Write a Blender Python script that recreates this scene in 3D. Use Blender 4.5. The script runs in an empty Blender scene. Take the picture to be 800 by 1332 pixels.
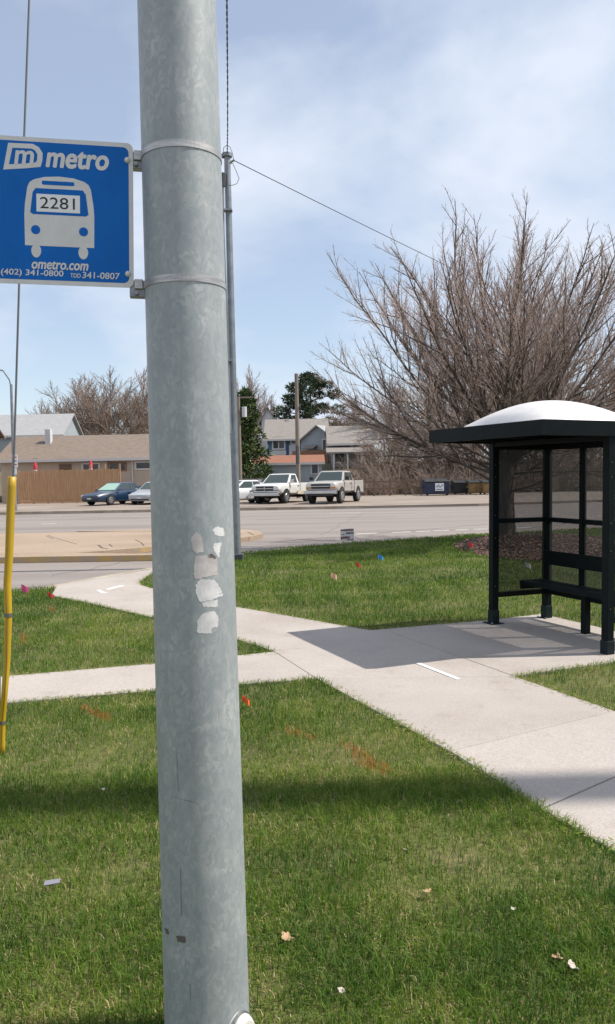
import bpy, bmesh, math, random
import numpy as np
from mathutils import Vector, Matrix

random.seed(7)
RNG = np.random.default_rng(11)
scene = bpy.context.scene
col = scene.collection
R = math.radians

# ------------------------------------------------------------------ camera
F_PX, CX, CY = 1050.0, 400.0, 666.0        # focal length and centre in photo pixels (800 x 1332)
CAM_H, SLOPE = 1.70, 0.0075                # eye height, gentle rise of the site away from the camera
PITCH, ROLL = math.atan(41 / 1050.0), R(1.1)
FWD = Vector((0, math.cos(PITCH), -math.sin(PITCH)))
UP0 = Vector((0, math.sin(PITCH), math.cos(PITCH)))
RT0 = Vector((1, 0, 0))
RIGHT = math.cos(ROLL) * RT0 - math.sin(ROLL) * UP0
UP = math.cos(ROLL) * UP0 + math.sin(ROLL) * RT0
cam_data = bpy.data.cameras.new('camera')
cam = bpy.data.objects.new('camera', cam_data)
col.objects.link(cam)
cam_data.sensor_fit = 'VERTICAL'
cam_data.sensor_height = 24.0
cam_data.lens = 24.0 * F_PX / 1332.0
cam_data.clip_end = 3000
cam_data.clip_start = 0.05
cam.matrix_world = Matrix(((RIGHT.x, UP.x, -FWD.x, 0), (RIGHT.y, UP.y, -FWD.y, 0),
                           (RIGHT.z, UP.z, -FWD.z, CAM_H), (0, 0, 0, 1)))
scene.camera = cam

# ------------------------------------------------------------------ sky, sun, exposure
SUN_DIR = Vector((1.5, 0.02, 2.05)).normalized()
w = bpy.data.worlds.new('World')
scene.world = w
w.use_nodes = True
nt = w.node_tree
nt.nodes.clear()
N = nt.nodes.new
out = N('ShaderNodeOutputWorld')
bg = N('ShaderNodeBackground')
sky = N('ShaderNodeTexSky')
sky.sky_type = 'NISHITA'
sky.sun_disc = False
sky.sun_elevation = math.asin(SUN_DIR.z)
sky.sun_rotation = math.atan2(SUN_DIR.x, SUN_DIR.y)
sky.air_density = 1.0
sky.dust_density = 0.3
sky.ozone_density = 1.0
tc = N('ShaderNodeTexCoord')
sep = N('ShaderNodeSeparateXYZ')
nt.links.new(tc.outputs['Generated'], sep.inputs[0])
addz = N('ShaderNodeMath'); addz.operation = 'ADD'; addz.inputs[1].default_value = 0.40
nt.links.new(sep.outputs['Z'], addz.inputs[0])
mx = N('ShaderNodeMath'); mx.operation = 'MAXIMUM'; mx.inputs[1].default_value = 0.1
nt.links.new(addz.outputs[0], mx.inputs[0])
dv = []
for ax in 'XY':
    d = N('ShaderNodeMath'); d.operation = 'DIVIDE'
    nt.links.new(sep.outputs[ax], d.inputs[0]); nt.links.new(mx.outputs[0], d.inputs[1]); dv.append(d)
comb = N('ShaderNodeCombineXYZ')
nt.links.new(dv[0].outputs[0], comb.inputs[0]); nt.links.new(dv[1].outputs[0], comb.inputs[1])
mapn = N('ShaderNodeMapping')
mapn.inputs['Location'].default_value = (5.1, 0.2, 1.4)
mapn.inputs['Rotation'].default_value = (0, 0, R(35))
mapn.inputs['Scale'].default_value = (0.8, 1.0, 1)
nt.links.new(comb.outputs[0], mapn.inputs[0])
no = N('ShaderNodeTexNoise'); no.inputs['Scale'].default_value = 1.9; no.inputs['Detail'].default_value = 8
no.inputs['Roughness'].default_value = 0.52; no.inputs['Distortion'].default_value = 0.15
nt.links.new(mapn.outputs[0], no.inputs['Vector'])
rp = N('ShaderNodeValToRGB')
rp.color_ramp.elements[0].position = 0.38; rp.color_ramp.elements[0].color = (0.36, 0.36, 0.36, 1)
rp.color_ramp.elements[1].position = 0.57; rp.color_ramp.elements[1].color = (1, 1, 1, 1)
nt.links.new(no.outputs['Fac'], rp.inputs[0])
mixc = N('ShaderNodeMix'); mixc.data_type = 'RGBA'
mixc.inputs['B'].default_value = (5.2, 5.7, 6.6, 1)          # sunlit thin cloud, in the sky node's units
nt.links.new(rp.outputs[0], mixc.inputs['Factor'])
nt.links.new(sky.outputs[0], mixc.inputs['A'])
nt.links.new(mixc.outputs['Result'], bg.inputs['Color'])
bg.inputs['Strength'].default_value = 0.11
nt.links.new(bg.outputs[0], out.inputs['Surface'])

sun_data = bpy.data.lights.new('sun', 'SUN')
sun_data.energy = 4.4
sun_data.angle = R(0.5)
sun_data.color = (1.0, 0.94, 0.85)
sun = bpy.data.objects.new('sun', sun_data)
sun.rotation_euler = SUN_DIR.to_track_quat('Z', 'Y').to_euler()
sun.location = (20, 0, 30)
col.objects.link(sun)
vs = scene.view_settings
vs.view_transform = 'Standard'
vs.look = 'None'
vs.exposure = 0.45
vs.gamma = 1.0
vs.use_curve_mapping = False

# ------------------------------------------------------------------ pixel helpers
def ray(x, y):
    return FWD + RIGHT * ((x - CX) / F_PX) - UP * ((y - CY) / F_PX)
def gz(y):
    return SLOPE * y
def G(x, y, dz=0.0):
    """where the ray of a photo pixel meets the sloping site"""
    d = ray(x, y)
    t = (CAM_H - dz) / (SLOPE * d.y - d.z)
    return Vector((0, 0, CAM_H)) + d * t
def P(x, y, depth):
    d = ray(x, y)
    return Vector((0, 0, CAM_H)) + d * (depth / d.y)
def g2(x, y):
    p = G(x, y)
    return (p.x, p.y)

# ------------------------------------------------------------------ mesh helpers
class MB:
    def __init__(s):
        s.v = []; s.f = []
    def add(s, vs_, fs):
        o = len(s.v)
        s.v += [tuple(v) for v in vs_]
        s.f += [tuple(i + o for i in f) for f in fs]
        return s
    def box(s, x0, x1, y0, y1, z0, z1, M=None):
        vv = [Vector(p) for p in ((x0, y0, z0), (x1, y0, z0), (x1, y1, z0), (x0, y1, z0),
                                  (x0, y0, z1), (x1, y0, z1), (x1, y1, z1), (x0, y1, z1))]
        if M is not None: vv = [M @ v for v in vv]
        return s.add(vv, [(0, 3, 2, 1), (4, 5, 6, 7), (0, 1, 5, 4), (1, 2, 6, 5), (2, 3, 7, 6), (3, 0, 4, 7)])
    def tube(s, pts, rad, n=8, cap=True):
        pts = [Vector(p) for p in pts]
        if not hasattr(rad, '__len__'): rad = [rad] * len(pts)
        rings = []
        ref = None
        for i, p in enumerate(pts):
            t = (pts[min(i + 1, len(pts) - 1)] - pts[max(i - 1, 0)]).normalized()
            if ref is None:
                ref = Vector((1, 0, 0)) if abs(t.x) < 0.8 else Vector((0, 1, 0))
            a = (ref - t * ref.dot(t)).normalized()
            b = t.cross(a); ref = a
            rings.append([p + (a * math.cos(2 * math.pi * k / n) + b * math.sin(2 * math.pi * k / n)) * rad[i] for k in range(n)])
        vs_ = [v for r in rings for v in r]
        fs = []
        for i in range(len(rings) - 1):
            for k in range(n):
                k2 = (k + 1) % n
                fs.append((i * n + k, i * n + k2, (i + 1) * n + k2, (i + 1) * n + k))
        if cap:
            fs.append(tuple(range(n - 1, -1, -1)))
            o = (len(rings) - 1) * n
            fs.append(tuple(range(o, o + n)))
        return s.add(vs_, fs)
    def prism(s, poly, z0, z1, M=None):
        """2-D outline (x, y) counted anticlockwise, extruded in z"""
        n = len(poly)
        vv = [Vector((x, y, z0)) for x, y in poly] + [Vector((x, y, z1)) for x, y in poly]
        if M is not None: vv = [M @ v for v in vv]
        fs = [tuple(range(n - 1, -1, -1)), tuple(range(n, 2 * n))]
        fs += [(i, (i + 1) % n, (i + 1) % n + n, i + n) for i in range(n)]
        return s.add(vv, fs)
    def loft(s, rings, cap=True, closed=True):
        n = len(rings[0])
        vs_ = [v for r in rings for v in r]
        fs = []
        for i in range(len(rings) - 1):
            for k in range(n if closed else n - 1):
                k2 = (k + 1) % n
                fs.append((i * n + k, i * n + k2, (i + 1) * n + k2, (i + 1) * n + k))
        if cap:
            fs.append(tuple(range(n - 1, -1, -1)))
            o = (len(rings) - 1) * n
            fs.append(tuple(range(o, o + n)))
        return s.add(vs_, fs)
    def sphere(s, c, r, nu=10, nv=6, sz=1.0):
        c = Vector(c)
        vs_ = [c + Vector((0, 0, -r * sz))]
        for j in range(1, nv):
            a = -math.pi / 2 + math.pi * j / nv
            for k in range(nu):
                b = 2 * math.pi * k / nu
                vs_.append(c + Vector((r * math.cos(a) * math.cos(b), r * math.cos(a) * math.sin(b), r * sz * math.sin(a))))
        vs_.append(c + Vector((0, 0, r * sz)))
        fs = []
        for k in range(nu):
            fs.append((0, 1 + (k + 1) % nu, 1 + k))
            fs.append((len(vs_) - 1, 1 + (nv - 2) * nu + k, 1 + (nv - 2) * nu + (k + 1) % nu))
        for j in range(nv - 2):
            for k in range(nu):
                a = 1 + j * nu + k; b = 1 + j * nu + (k + 1) % nu
                fs.append((a, b, b + nu, a + nu))
        return s.add(vs_, fs)
    def build(s, name, mat, parent=None, smooth=False, bevel=0.0, fix=True):
        me = bpy.data.meshes.new(name)
        me.from_pydata(s.v, [], s.f)
        if fix:
            bm = bmesh.new(); bm.from_mesh(me)
            bmesh.ops.recalc_face_normals(bm, faces=bm.faces)
            bm.to_mesh(me); bm.free()
        me.update()
        if smooth:
            me.polygons.foreach_set('use_smooth', [True] * len(me.polygons))
            try: me.set_sharp_from_angle(angle=R(40))
            except Exception: pass
        o = bpy.data.objects.new(name, me)
        if mat is not None: me.materials.append(mat)
        col.objects.link(o)
        if parent is not None: o.parent = parent
        if bevel:
            b = o.modifiers.new('bevel', 'BEVEL'); b.width = bevel; b.segments = 2; b.limit_method = 'ANGLE'
            b.angle_limit = R(35)
        return o

def tag(o, label=None, cat=None, group=None, kind=None):
    if label: o['label'] = label
    if cat: o['category'] = cat
    if group: o['group'] = group
    if kind: o['kind'] = kind
    return o
def thing(name, label, cat, loc=(0, 0, 0), rz=0.0, group=None):
    o = bpy.data.objects.new(name, None)
    o.empty_display_size = 0.2
    o.location = loc; o.rotation_euler = (0, 0, rz)
    col.objects.link(o)
    return tag(o, label, cat, group)
def copy_tree(o, parent=None):
    c = o.copy(); col.objects.link(c); c.parent = parent
    for ch in [k for k in o.children]:
        copy_tree(ch, c)
    return c
def np_mesh(name, verts, faces, mat, parent=None, attr=None, smooth=False):
    """verts (n,3); faces (m,k) array, all alike"""
    me = bpy.data.meshes.new(name)
    faces = np.asarray(faces)
    m, k = faces.shape
    me.vertices.add(len(verts)); me.vertices.foreach_set('co', np.asarray(verts, np.float32).ravel())
    me.loops.add(m * k); me.loops.foreach_set('vertex_index', faces.astype(np.int32).ravel())
    me.polygons.add(m)
    me.polygons.foreach_set('loop_start', np.arange(0, m * k, k, dtype=np.int32))
    me.polygons.foreach_set('loop_total', np.full(m, k, np.int32))
    if smooth: me.polygons.foreach_set('use_smooth', np.ones(m, bool))
    me.update(calc_edges=True); me.validate()
    if attr is not None:
        for an, av in attr.items():
            a = me.attributes.new(an, 'FLOAT', 'POINT')
            a.data.foreach_set('value', np.asarray(av, np.float32))
    me.materials.append(mat)
    o = bpy.data.objects.new(name, me); col.objects.link(o)
    if parent is not None: o.parent = parent
    return o

# ------------------------------------------------------------------ materials
MATS = {}
def mat(name, color, rough=0.7, metal=0.0, var=0.0, scale=5.0, bump=0.0, bscale=None, spec=None, color2=None,
        detail=6.0, stretch=None, lo=0.35, hi=0.65, coat=0.0):
    if name in MATS: return MATS[name]
    m = bpy.data.materials.new(name); m.use_nodes = True
    t = m.node_tree; b = t.nodes['Principled BSDF']
    b.inputs['Base Color'].default_value = (*color, 1)
    b.inputs['Roughness'].default_value = rough
    b.inputs['Metallic'].default_value = metal
    if spec is not None: b.inputs['Specular IOR Level'].default_value = spec
    if coat: b.inputs['Coat Weight'].default_value = coat; b.inputs['Coat Roughness'].default_value = 0.08
    if var or color2 or bump:
        tcn = t.nodes.new('ShaderNodeTexCoord')
        mp = t.nodes.new('ShaderNodeMapping')
        if stretch: mp.inputs['Scale'].default_value = stretch
        t.links.new(tcn.outputs['Object'], mp.inputs[0])
    if var or color2:
        n = t.nodes.new('ShaderNodeTexNoise'); n.inputs['Scale'].default_value = scale; n.inputs['Detail'].default_value = detail
        n.inputs['Roughness'].default_value = 0.6
        t.links.new(mp.outputs[0], n.inputs['Vector'])
        r = t.nodes.new('ShaderNodeValToRGB')
        c2 = color2 if color2 else tuple(min(1, c * (1 + var)) for c in color)
        c1 = color if color2 else tuple(c * (1 - var) for c in color)
        r.color_ramp.elements[0].position = lo; r.color_ramp.elements[0].color = (*c1, 1)
        r.color_ramp.elements[1].position = hi; r.color_ramp.elements[1].color = (*c2, 1)
        t.links.new(n.outputs['Fac'], r.inputs[0]); t.links.new(r.outputs[0], b.inputs['Base Color'])
    if bump:
        n2 = t.nodes.new('ShaderNodeTexNoise'); n2.inputs['Scale'].default_value = bscale or scale * 4; n2.inputs['Detail'].default_value = 8
        t.links.new(mp.outputs[0], n2.inputs['Vector'])
        bp = t.nodes.new('ShaderNodeBump'); bp.inputs['Strength'].default_value = bump; bp.inputs['Distance'].default_value = 0.02
        t.links.new(n2.outputs['Fac'], bp.inputs['Height']); t.links.new(bp.outputs[0], b.inputs['Normal'])
    MATS[name] = m
    return m

def nodes_of(m):
    t = m.node_tree
    return t, t.nodes, t.links, t.nodes['Principled BSDF']

def two_noise_mat(name, cols, s1, s2, rough, bump=0.2, bscale=60, stretch=(1, 1, 1), amt=0.5):
    """large stains over fine grain"""
    if name in MATS: return MATS[name]
    m = bpy.data.materials.new(name); m.use_nodes = True
    t, nn, ll, b = nodes_of(m)
    tcn = nn.new('ShaderNodeTexCoord'); mp = nn.new('ShaderNodeMapping'); mp.inputs['Scale'].default_value = stretch
    ll.new(tcn.outputs['Object'], mp.inputs[0])
    a = nn.new('ShaderNodeTexNoise'); a.inputs['Scale'].default_value = s1; a.inputs['Detail'].default_value = 7; a.inputs['Roughness'].default_value = .62
    ll.new(mp.outputs[0], a.inputs['Vector'])
    c = nn.new('ShaderNodeTexNoise'); c.inputs['Scale'].default_value = s2; c.inputs['Detail'].default_value = 5
    ll.new(tcn.outputs['Object'], c.inputs['Vector'])
    r = nn.new('ShaderNodeValToRGB')
    els = r.color_ramp.elements
    els[0].position = .3; els[0].color = (*cols[0], 1); els[1].position = .7; els[1].color = (*cols[-1], 1)
    for i, cc in enumerate(cols[1:-1]):
        e = els.new(.3 + .4 * (i + 1) / (len(cols) - 1)); e.color = (*cc, 1)
    ll.new(a.outputs['Fac'], r.inputs[0])
    mxn = nn.new('ShaderNodeMix'); mxn.data_type = 'RGBA'; mxn.blend_type = 'OVERLAY'; mxn.inputs['Factor'].default_value = amt
    ll.new(r.outputs[0], mxn.inputs['A']); ll.new(c.outputs['Fac'], mxn.inputs['B'])
    ll.new(mxn.outputs['Result'], b.inputs['Base Color'])
    b.inputs['Roughness'].default_value = rough
    b.inputs['Specular IOR Level'].default_value = .3
    n2 = nn.new('ShaderNodeTexNoise'); n2.inputs['Scale'].default_value = bscale; n2.inputs['Detail'].default_value = 4
    ll.new(tcn.outputs['Object'], n2.inputs['Vector'])
    bp = nn.new('ShaderNodeBump'); bp.inputs['Strength'].default_value = bump; bp.inputs['Distance'].default_value = .01
    ll.new(n2.outputs['Fac'], bp.inputs['Height']); ll.new(bp.outputs[0], b.inputs['Normal'])
    MATS[name] = m
    return m

M_GROUND = two_noise_mat('earth', [(.10, .085, .06), (.13, .12, .07), (.16, .13, .09)], .25, 8, .95)
M_SOIL = two_noise_mat('lawn_soil', [(.085, .08, .03), (.10, .105, .032), (.15, .125, .06)], 1.6, 30, .95, .6, 40)
M_ROAD = two_noise_mat('asphalt', [(.185, .158, .142), (.235, .204, .186), (.265, .234, .214)], .5, 60, .9, .3, 90, (.12, 1.3, 1), .35)
M_LOT = two_noise_mat('lot_paving', [(.175, .138, .112), (.255, .212, .178), (.30, .252, .215)], .4, 30, .9, .3, 60, (.5, 1, 1), .4)
M_MEDIAN = two_noise_mat('median_concrete', [(.25, .185, .132), (.31, .235, .172), (.355, .275, .21)], .5, 25, .9, .3, 60, (.4, 1, 1), .4)
M_CONC = two_noise_mat('sidewalk_concrete', [(.315, .275, .245), (.365, .325, .295), (.395, .355, .32)], .9, 70, .88, .25, 130, (1, 1, 1), .3)
_t, _n, _l, _b = nodes_of(M_CONC)          # each pour has a tone of its own, with faint broom lines and old stains
_oi = _n.new('ShaderNodeObjectInfo'); _mr = _n.new('ShaderNodeMapRange'); _mr.inputs['To Min'].default_value = .93; _mr.inputs['To Max'].default_value = 1.04
_l.new(_oi.outputs['Random'], _mr.inputs['Value'])
_tc = _n.new('ShaderNodeTexCoord'); _ns = _n.new('ShaderNodeTexNoise'); _ns.inputs['Scale'].default_value = 2.3; _ns.inputs['Detail'].default_value = 8; _ns.inputs['Roughness'].default_value = .7
_l.new(_tc.outputs['Object'], _ns.inputs['Vector'])
_r = _n.new('ShaderNodeValToRGB'); _r.color_ramp.elements[0].position = .28; _r.color_ramp.elements[0].color = (.80, .77, .74, 1); _r.color_ramp.elements[1].position = .42; _r.color_ramp.elements[1].color = (1, 1, 1, 1)
_l.new(_ns.outputs['Fac'], _r.inputs[0])
_v = _n.new('ShaderNodeVectorMath'); _v.operation = 'SCALE'; _l.new(_r.outputs[0], _v.inputs[0]); _l.new(_mr.outputs[0], _v.inputs['Scale'])
_m = _n.new('ShaderNodeMix'); _m.data_type = 'RGBA'; _m.blend_type = 'MULTIPLY'; _m.inputs['Factor'].default_value = 1
_src = _b.inputs['Base Color'].links[0].from_socket
_l.new(_src, _m.inputs['A']); _l.new(_v.outputs[0], _m.inputs['B']); _l.new(_m.outputs['Result'], _b.inputs['Base Color'])
M_KERB = two_noise_mat('kerb_concrete', [(.24, .19, .14), (.33, .28, .22), (.42, .37, .30)], 1.6, 30, .9, .3, 60)
M_YPAINT = mat('worn_yellow_paint', (.45, .30, .10), .8, color2=(.36, .27, .19), scale=3.0, lo=.42, hi=.58)
M_WPAINT = mat('worn_white_paint', (.62, .60, .57), .8, color2=(.40, .37, .35), scale=6.0, lo=.45, hi=.7)
M_WMARK = mat('white_spray_paint', (.70, .70, .70), .8, color2=(.55, .53, .50), scale=25, lo=.5, hi=.75)
M_CRACK = mat('crack_tar', (.10, .075, .06), .9)

# ------------------------------------------------------------------ setting: ground, road, lawns, walks
def grid_ground():
    ys = [-60, -20, 0, 20, 40, 56, 62, 66, 70, 75, 80, 90, 120, 200, 400, 900]
    xs = [-900, -300, -120, -60, -30, -10, 0, 10, 30, 60, 120, 300, 900]
    def z(y):
        base = SLOPE * min(y, 80)
        t = min(max((y - 63) / 17.0, 0), 1); t = t * t * (3 - 2 * t)
        return base + 3.0 * t - 0.16
    vs_ = [(x, y, z(y)) for y in ys for x in xs]
    nx = len(xs)
    fs = [(j * nx + i, j * nx + i + 1, (j + 1) * nx + i + 1, (j + 1) * nx + i) for j in range(len(ys) - 1) for i in range(nx - 1)]
    return MB().add(vs_, fs)
def hill_z(y):
    t = min(max((y - 63) / 17.0, 0), 1); t = t * t * (3 - 2 * t)
    return SLOPE * min(y, 80) + 3.0 * t - 0.16
tag(grid_ground().build('ground', M_GROUND), kind='structure')

def area(poly):
    return 0.5 * sum(poly[i][0] * poly[(i + 1) % len(poly)][1] - poly[(i + 1) % len(poly)][0] * poly[i][1] for i in range(len(poly)))
def ccw(poly):
    return list(poly) if area(poly) > 0 else list(reversed(poly))
def inset(poly, d):
    poly = ccw(poly); n = len(poly); o = []
    for i in range(n):
        a, b, c = (Vector(poly[(i + k) % n]) for k in (-1, 0, 1))
        e1 = (b - a).normalized(); e2 = (c - b).normalized()
        n1 = Vector((-e1.y, e1.x)); n2 = Vector((-e2.y, e2.x))
        k = 1 + n1.dot(n2)
        o.append(tuple(b + (n1 + n2) * (d / max(k, .3))))
    return o
def slab(name, poly, m, top=0.0, bottom=-0.2, parent=None, bevel=0.0):
    """a flat piece of the site that follows its slope"""
    poly = ccw(poly); n = len(poly)
    vv = [(x, y, gz(y) + bottom) for x, y in poly] + [(x, y, gz(y) + top) for x, y in poly]
    fs = [tuple(range(n - 1, -1, -1)), tuple(range(n, 2 * n))] + [(i, (i + 1) % n, (i + 1) % n + n, i + n) for i in range(n)]
    return MB().add(vv, fs).build(name, m, parent, bevel=bevel)
def smooth_line(pts, k=4):
    """Catmull-Rom through 2-D points"""
    pts = [Vector(p) for p in pts]; o = []
    for i in range(len(pts) - 1):
        p0 = pts[max(i - 1, 0)]; p1 = pts[i]; p2 = pts[i + 1]; p3 = pts[min(i + 2, len(pts) - 1)]
        for j in range(k):
            t = j / k
            o.append(tuple(0.5 * ((2 * p1) + (p2 - p0) * t + (2 * p0 - 5 * p1 + 4 * p2 - p3) * t * t + (3 * p1 - p0 - 3 * p2 + p3) * t ** 3)))
    o.append(tuple(pts[-1]))
    return o
def strip(line, w0, w1):
    """offset a 2-D line to its left by w0 and w1, giving a closed outline"""
    a, b = [], []
    n = len(line)
    for i, p in enumerate(line):
        t = (Vector(line[min(i + 1, n - 1)]) - Vector(line[max(i - 1, 0)])).normalized()
        nn_ = Vector((-t.y, t.x))
        a.append(tuple(Vector(p) + nn_ * w0)); b.append(tuple(Vector(p) + nn_ * w1))
    return a + b[::-1]
def strip_mesh(line, w0, w1, top, bottom, name, m, parent=None):
    n = len(line); mb = MB(); rings = []
    for i, p in enumerate(line):
        t = (Vector(line[min(i + 1, n - 1)]) - Vector(line[max(i - 1, 0)])).normalized()
        nn_ = Vector((-t.y, t.x))
        a = Vector(p) + nn_ * w0; b = Vector(p) + nn_ * w1
        rings.append([(a.x, a.y, gz(a.y) + bottom), (b.x, b.y, gz(b.y) + bottom), (b.x, b.y, gz(b.y) + top), (a.x, a.y, gz(a.y) + top)])
    mb.loft(rings)
    return mb.build(name, m, parent)

# near kerb of the road, back of kerb
KERB_PX = [(0, 769), (70, 761), (130, 750), (200, 738), (310, 720), (380, 712), (440, 707), (500, 703), (560, 699), (640, 694), (720, 690), (800, 686)]
kline = [(-14.5, -30), (-14.3, 2), (-12.5, 8.0), (-9.0, 11.2)] + [g2(*p) for p in KERB_PX] + [(14, 24.6), (40, 25.5), (150, 27)]
kline = smooth_line(kline, 4)
FAR_KERB = [(-150, 43.5), (-40, 42.9), (0, 42.0), (9, 41.8), (11, 43.5)]
tag(slab('road', [(-150, -40), (150, -40), (150, 60), (-150, 60)], M_ROAD, -0.13, -0.155), kind='structure')
kerb = tag(strip_mesh(kline, -0.16, 0.0, 0.004, -0.18, 'kerb', M_KERB), kind='structure')
tag(strip_mesh(kline, -0.62, -0.16, -0.122, -0.18, 'gutter', M_KERB), kind='structure')

lot_line = [(-150, 43.5), (-40, 42.9), (-6, 42.4), (3, 42.0)]
lot = [(-150, 43.66), (-40, 43.06), (-6, 42.56), (3, 42.16), (9, 42.3), (16, 44.5), (60, 46), (150, 47), (150, 63), (-150, 63)]
tag(slab('parking_lot', lot, M_LOT, 0.0, -0.2), kind='structure')
tag(strip_mesh(lot_line, 0.0, 0.16, 0.02, -0.2, 'far_kerb', M_KERB), kind='structure')

med = smooth_line([(-60, 22.5)] + [g2(0, 725), g2(100, 719), g2(200, 711), g2(280, 703), g2(325, 698), g2(342, 693), g2(325, 689)], 3) + \
      smooth_line([g2(260, 687), g2(200, 688), g2(100, 691), g2(0, 694), (-60, 29)], 2)
medo = tag(slab('median', med, M_MEDIAN, 0.0, -0.2), kind='structure')
strip_mesh(smooth_line([(-60, 22.5), g2(0, 725), g2(100, 719), g2(200, 711)], 3), -0.012, -0.002, 0.002, -0.12, 'painted_edge', M_YPAINT, medo)
def crack(px, parent, wd=0.05, top=0.004):
    wd *= .6
    ln = [g2(*p) for p in px]
    return strip_mesh(ln, -wd / 2, wd / 2, top, top - 0.003, 'crack', M_CRACK, parent)
crack([(128, 709), (133, 713), (140, 714)], medo, .09); crack([(60, 697), (70, 701)], medo, .05); crack([(142, 708), (146, 711)], medo, .06)
crack([(176, 702), (184, 706), (187, 710)], medo, .05); crack([(322, 692), (330, 696)], medo, .06); crack([(100, 708), (76, 701), (62, 696)], medo, .03)

# painted lane marks on the road
marks = thing('lane_marking', 'row of short white dashes painted along the near lane', 'road marking', (0, 0, 0)); marks['kind'] = 'structure'
def dash(x0, y0, x1, y1, wd):
    a = Vector(g2(x0, y0)); b = Vector(g2(x1, y1))
    strip_mesh([tuple(a), tuple(b)], -wd / 2, wd / 2, -0.125, -0.129, 'dash', M_WPAINT, marks)
for (x0, x1) in ((464, 490), (510, 534), (541, 560), (563, 584), (592, 609), (616, 634), (645, 662), (672, 690)):
    yy = lambda x: 689.0 - (x - 464) * 0.037
    dash(x0, yy(x0), x1, yy(x1), .14)
dash(163, 716.5, 202, 716.8, .22); dash(54, 677.5, 72, 677.2, .15); dash(64, 668, 80, 667.8, .12); dash(430, 664, 470, 663.4, .12)

# sealed cracks in the asphalt
rc_ = random.Random(9)
road_o = bpy.data.objects['road']
for (xa, ya, xb, yb) in ((352, 700, 640, 676), (560, 668, 800, 664), (330, 672, 520, 668), (0, 668, 180, 670), (60, 742, 170, 722), (0, 757, 74, 757), (640, 684, 800, 672), (420, 690, 470, 664)):
    n_ = 9; pl_ = []
    for i in range(n_):
        f = i / (n_ - 1); g_ = Vector(g2(xa + (xb - xa) * f, ya + (yb - ya) * f)); pl_.append((g_.x + rc_.uniform(-.15, .15), g_.y + rc_.uniform(-.22, .22)))
    strip_mesh(smooth_line(pl_, 2), -.013, .013, -.1255, -.128, 'sealed_crack', mat('crack_seal', (.16, .14, .13), .8, var=.2, scale=4), road_o)

# walks
def ext(a, b, k):
    a = Vector(a); b = Vector(b); return tuple(b + (b - a) * k)
A_L = [g2(412, 884), g2(560, 965), g2(690, 1045), g2(800, 1112)]
A_R = [g2(668, 881), g2(800, 927)]
aL_end = ext(A_L[0], A_L[3], 1.6); aR_end = ext(A_R[0], A_R[1], 3.6)
dirA = (Vector(A_L[3]) - Vector(A_L[0])).normalized()
def on_line(a, b, y):
    a = Vector(a); b = Vector(b); t = (y - a.y) / (b.y - a.y); return tuple(a + (b - a) * t)
j2L = g2(585, 980); j3L = g2(705, 1055)
j2R = g2(800, 927); j3R = ext(A_R[0], A_R[1], .62)
pad_far = [g2(482, 821), g2(642, 807), g2(704, 799.5)]
SH_U = (Vector(g2(790, 852)) - Vector(g2(642, 812))).normalized()      # the shelter's long axis, towards the camera
SH_V = Vector((-SH_U.y, SH_U.x))                                        # towards its back
_b0 = Vector(g2(704, 799.5)); _n0 = Vector(g2(668, 881))
pad_back_end = _b0 + SH_U * ((_n0 - _b0).dot(SH_U))
pad_back_end = (pad_back_end.x, pad_back_end.y)
pad_near_r = g2(800, 861)
walk = thing('sidewalk', None, None, (0, 0, 0)); walk['kind'] = 'structure'
ramp_lo = [g2(66, 776), g2(130, 789), g2(225, 810.5), g2(270, 820.3), g2(357, 849)]
ramp_hi = [g2(480, 820.5), g2(420, 810), g2(370, 801), g2(270, 784), g2(250, 780), g2(225, 774.2), g2(184, 762), g2(182, 757), g2(192, 750)]
slabs = [
    [g2(*p) for p in ((357, 849), (412, 884.5), (436, 884.5), (668, 881), (510, 824))] + ramp_hi[:1] + ramp_hi[1:4] + [g2(270, 820.3)],
    [g2(270, 820.3)] + ramp_hi[3:6] + [g2(225, 810.5)],
    [g2(225, 810.5)] + ramp_hi[5:] + [g2(200, 741), g2(130, 753), g2(74, 763)] + ramp_lo[:2],
    [g2(510, 824), g2(668, 881), pad_back_end, pad_far[2], pad_far[1], pad_far[0]],
    [g2(412, 884.5), j2L, j2R, g2(668, 881), g2(436, 884.5)],
    [j2L, j3L, j3R, j2R],
    [j3L, aL_end, aR_end, j3R],
]
B_lo = [g2(412, 884.5), g2(240, 897), g2(0, 917)]; B_hi = [g2(357, 849), g2(240, 861.5), g2(0, 882)]
slabs += [[B_hi[0], B_hi[1], B_lo[1], B_lo[0]], [B_hi[1], B_hi[2], B_lo[2], B_lo[1]]]
bl2 = ext(B_lo[1], B_lo[2], 3.7); bh2 = ext(B_hi[1], B_hi[2], 3.7)
slabs += [[B_hi[2], bh2, bl2, B_lo[2]]]
for k, s_ in enumerate(slabs):
    slab('slab', inset(s_, 0.004), M_CONC, 0.012 + 0.0015 * (k % 3), -0.12, walk, bevel=.004)
# spray-painted survey marks
def wmark(px, wd, name='paint_mark'):
    return strip_mesh([g2(*p) for p in px], -wd / 2, wd / 2, 0.0172, 0.0152, name, M_WMARK, walk)
wmark([(544, 865), (597, 886)], .042)
wmark([(128, 769), (134, 772), (139, 772)], .06); wmark([(140, 768), (150, 765), (160, 763)], .07)

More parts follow.
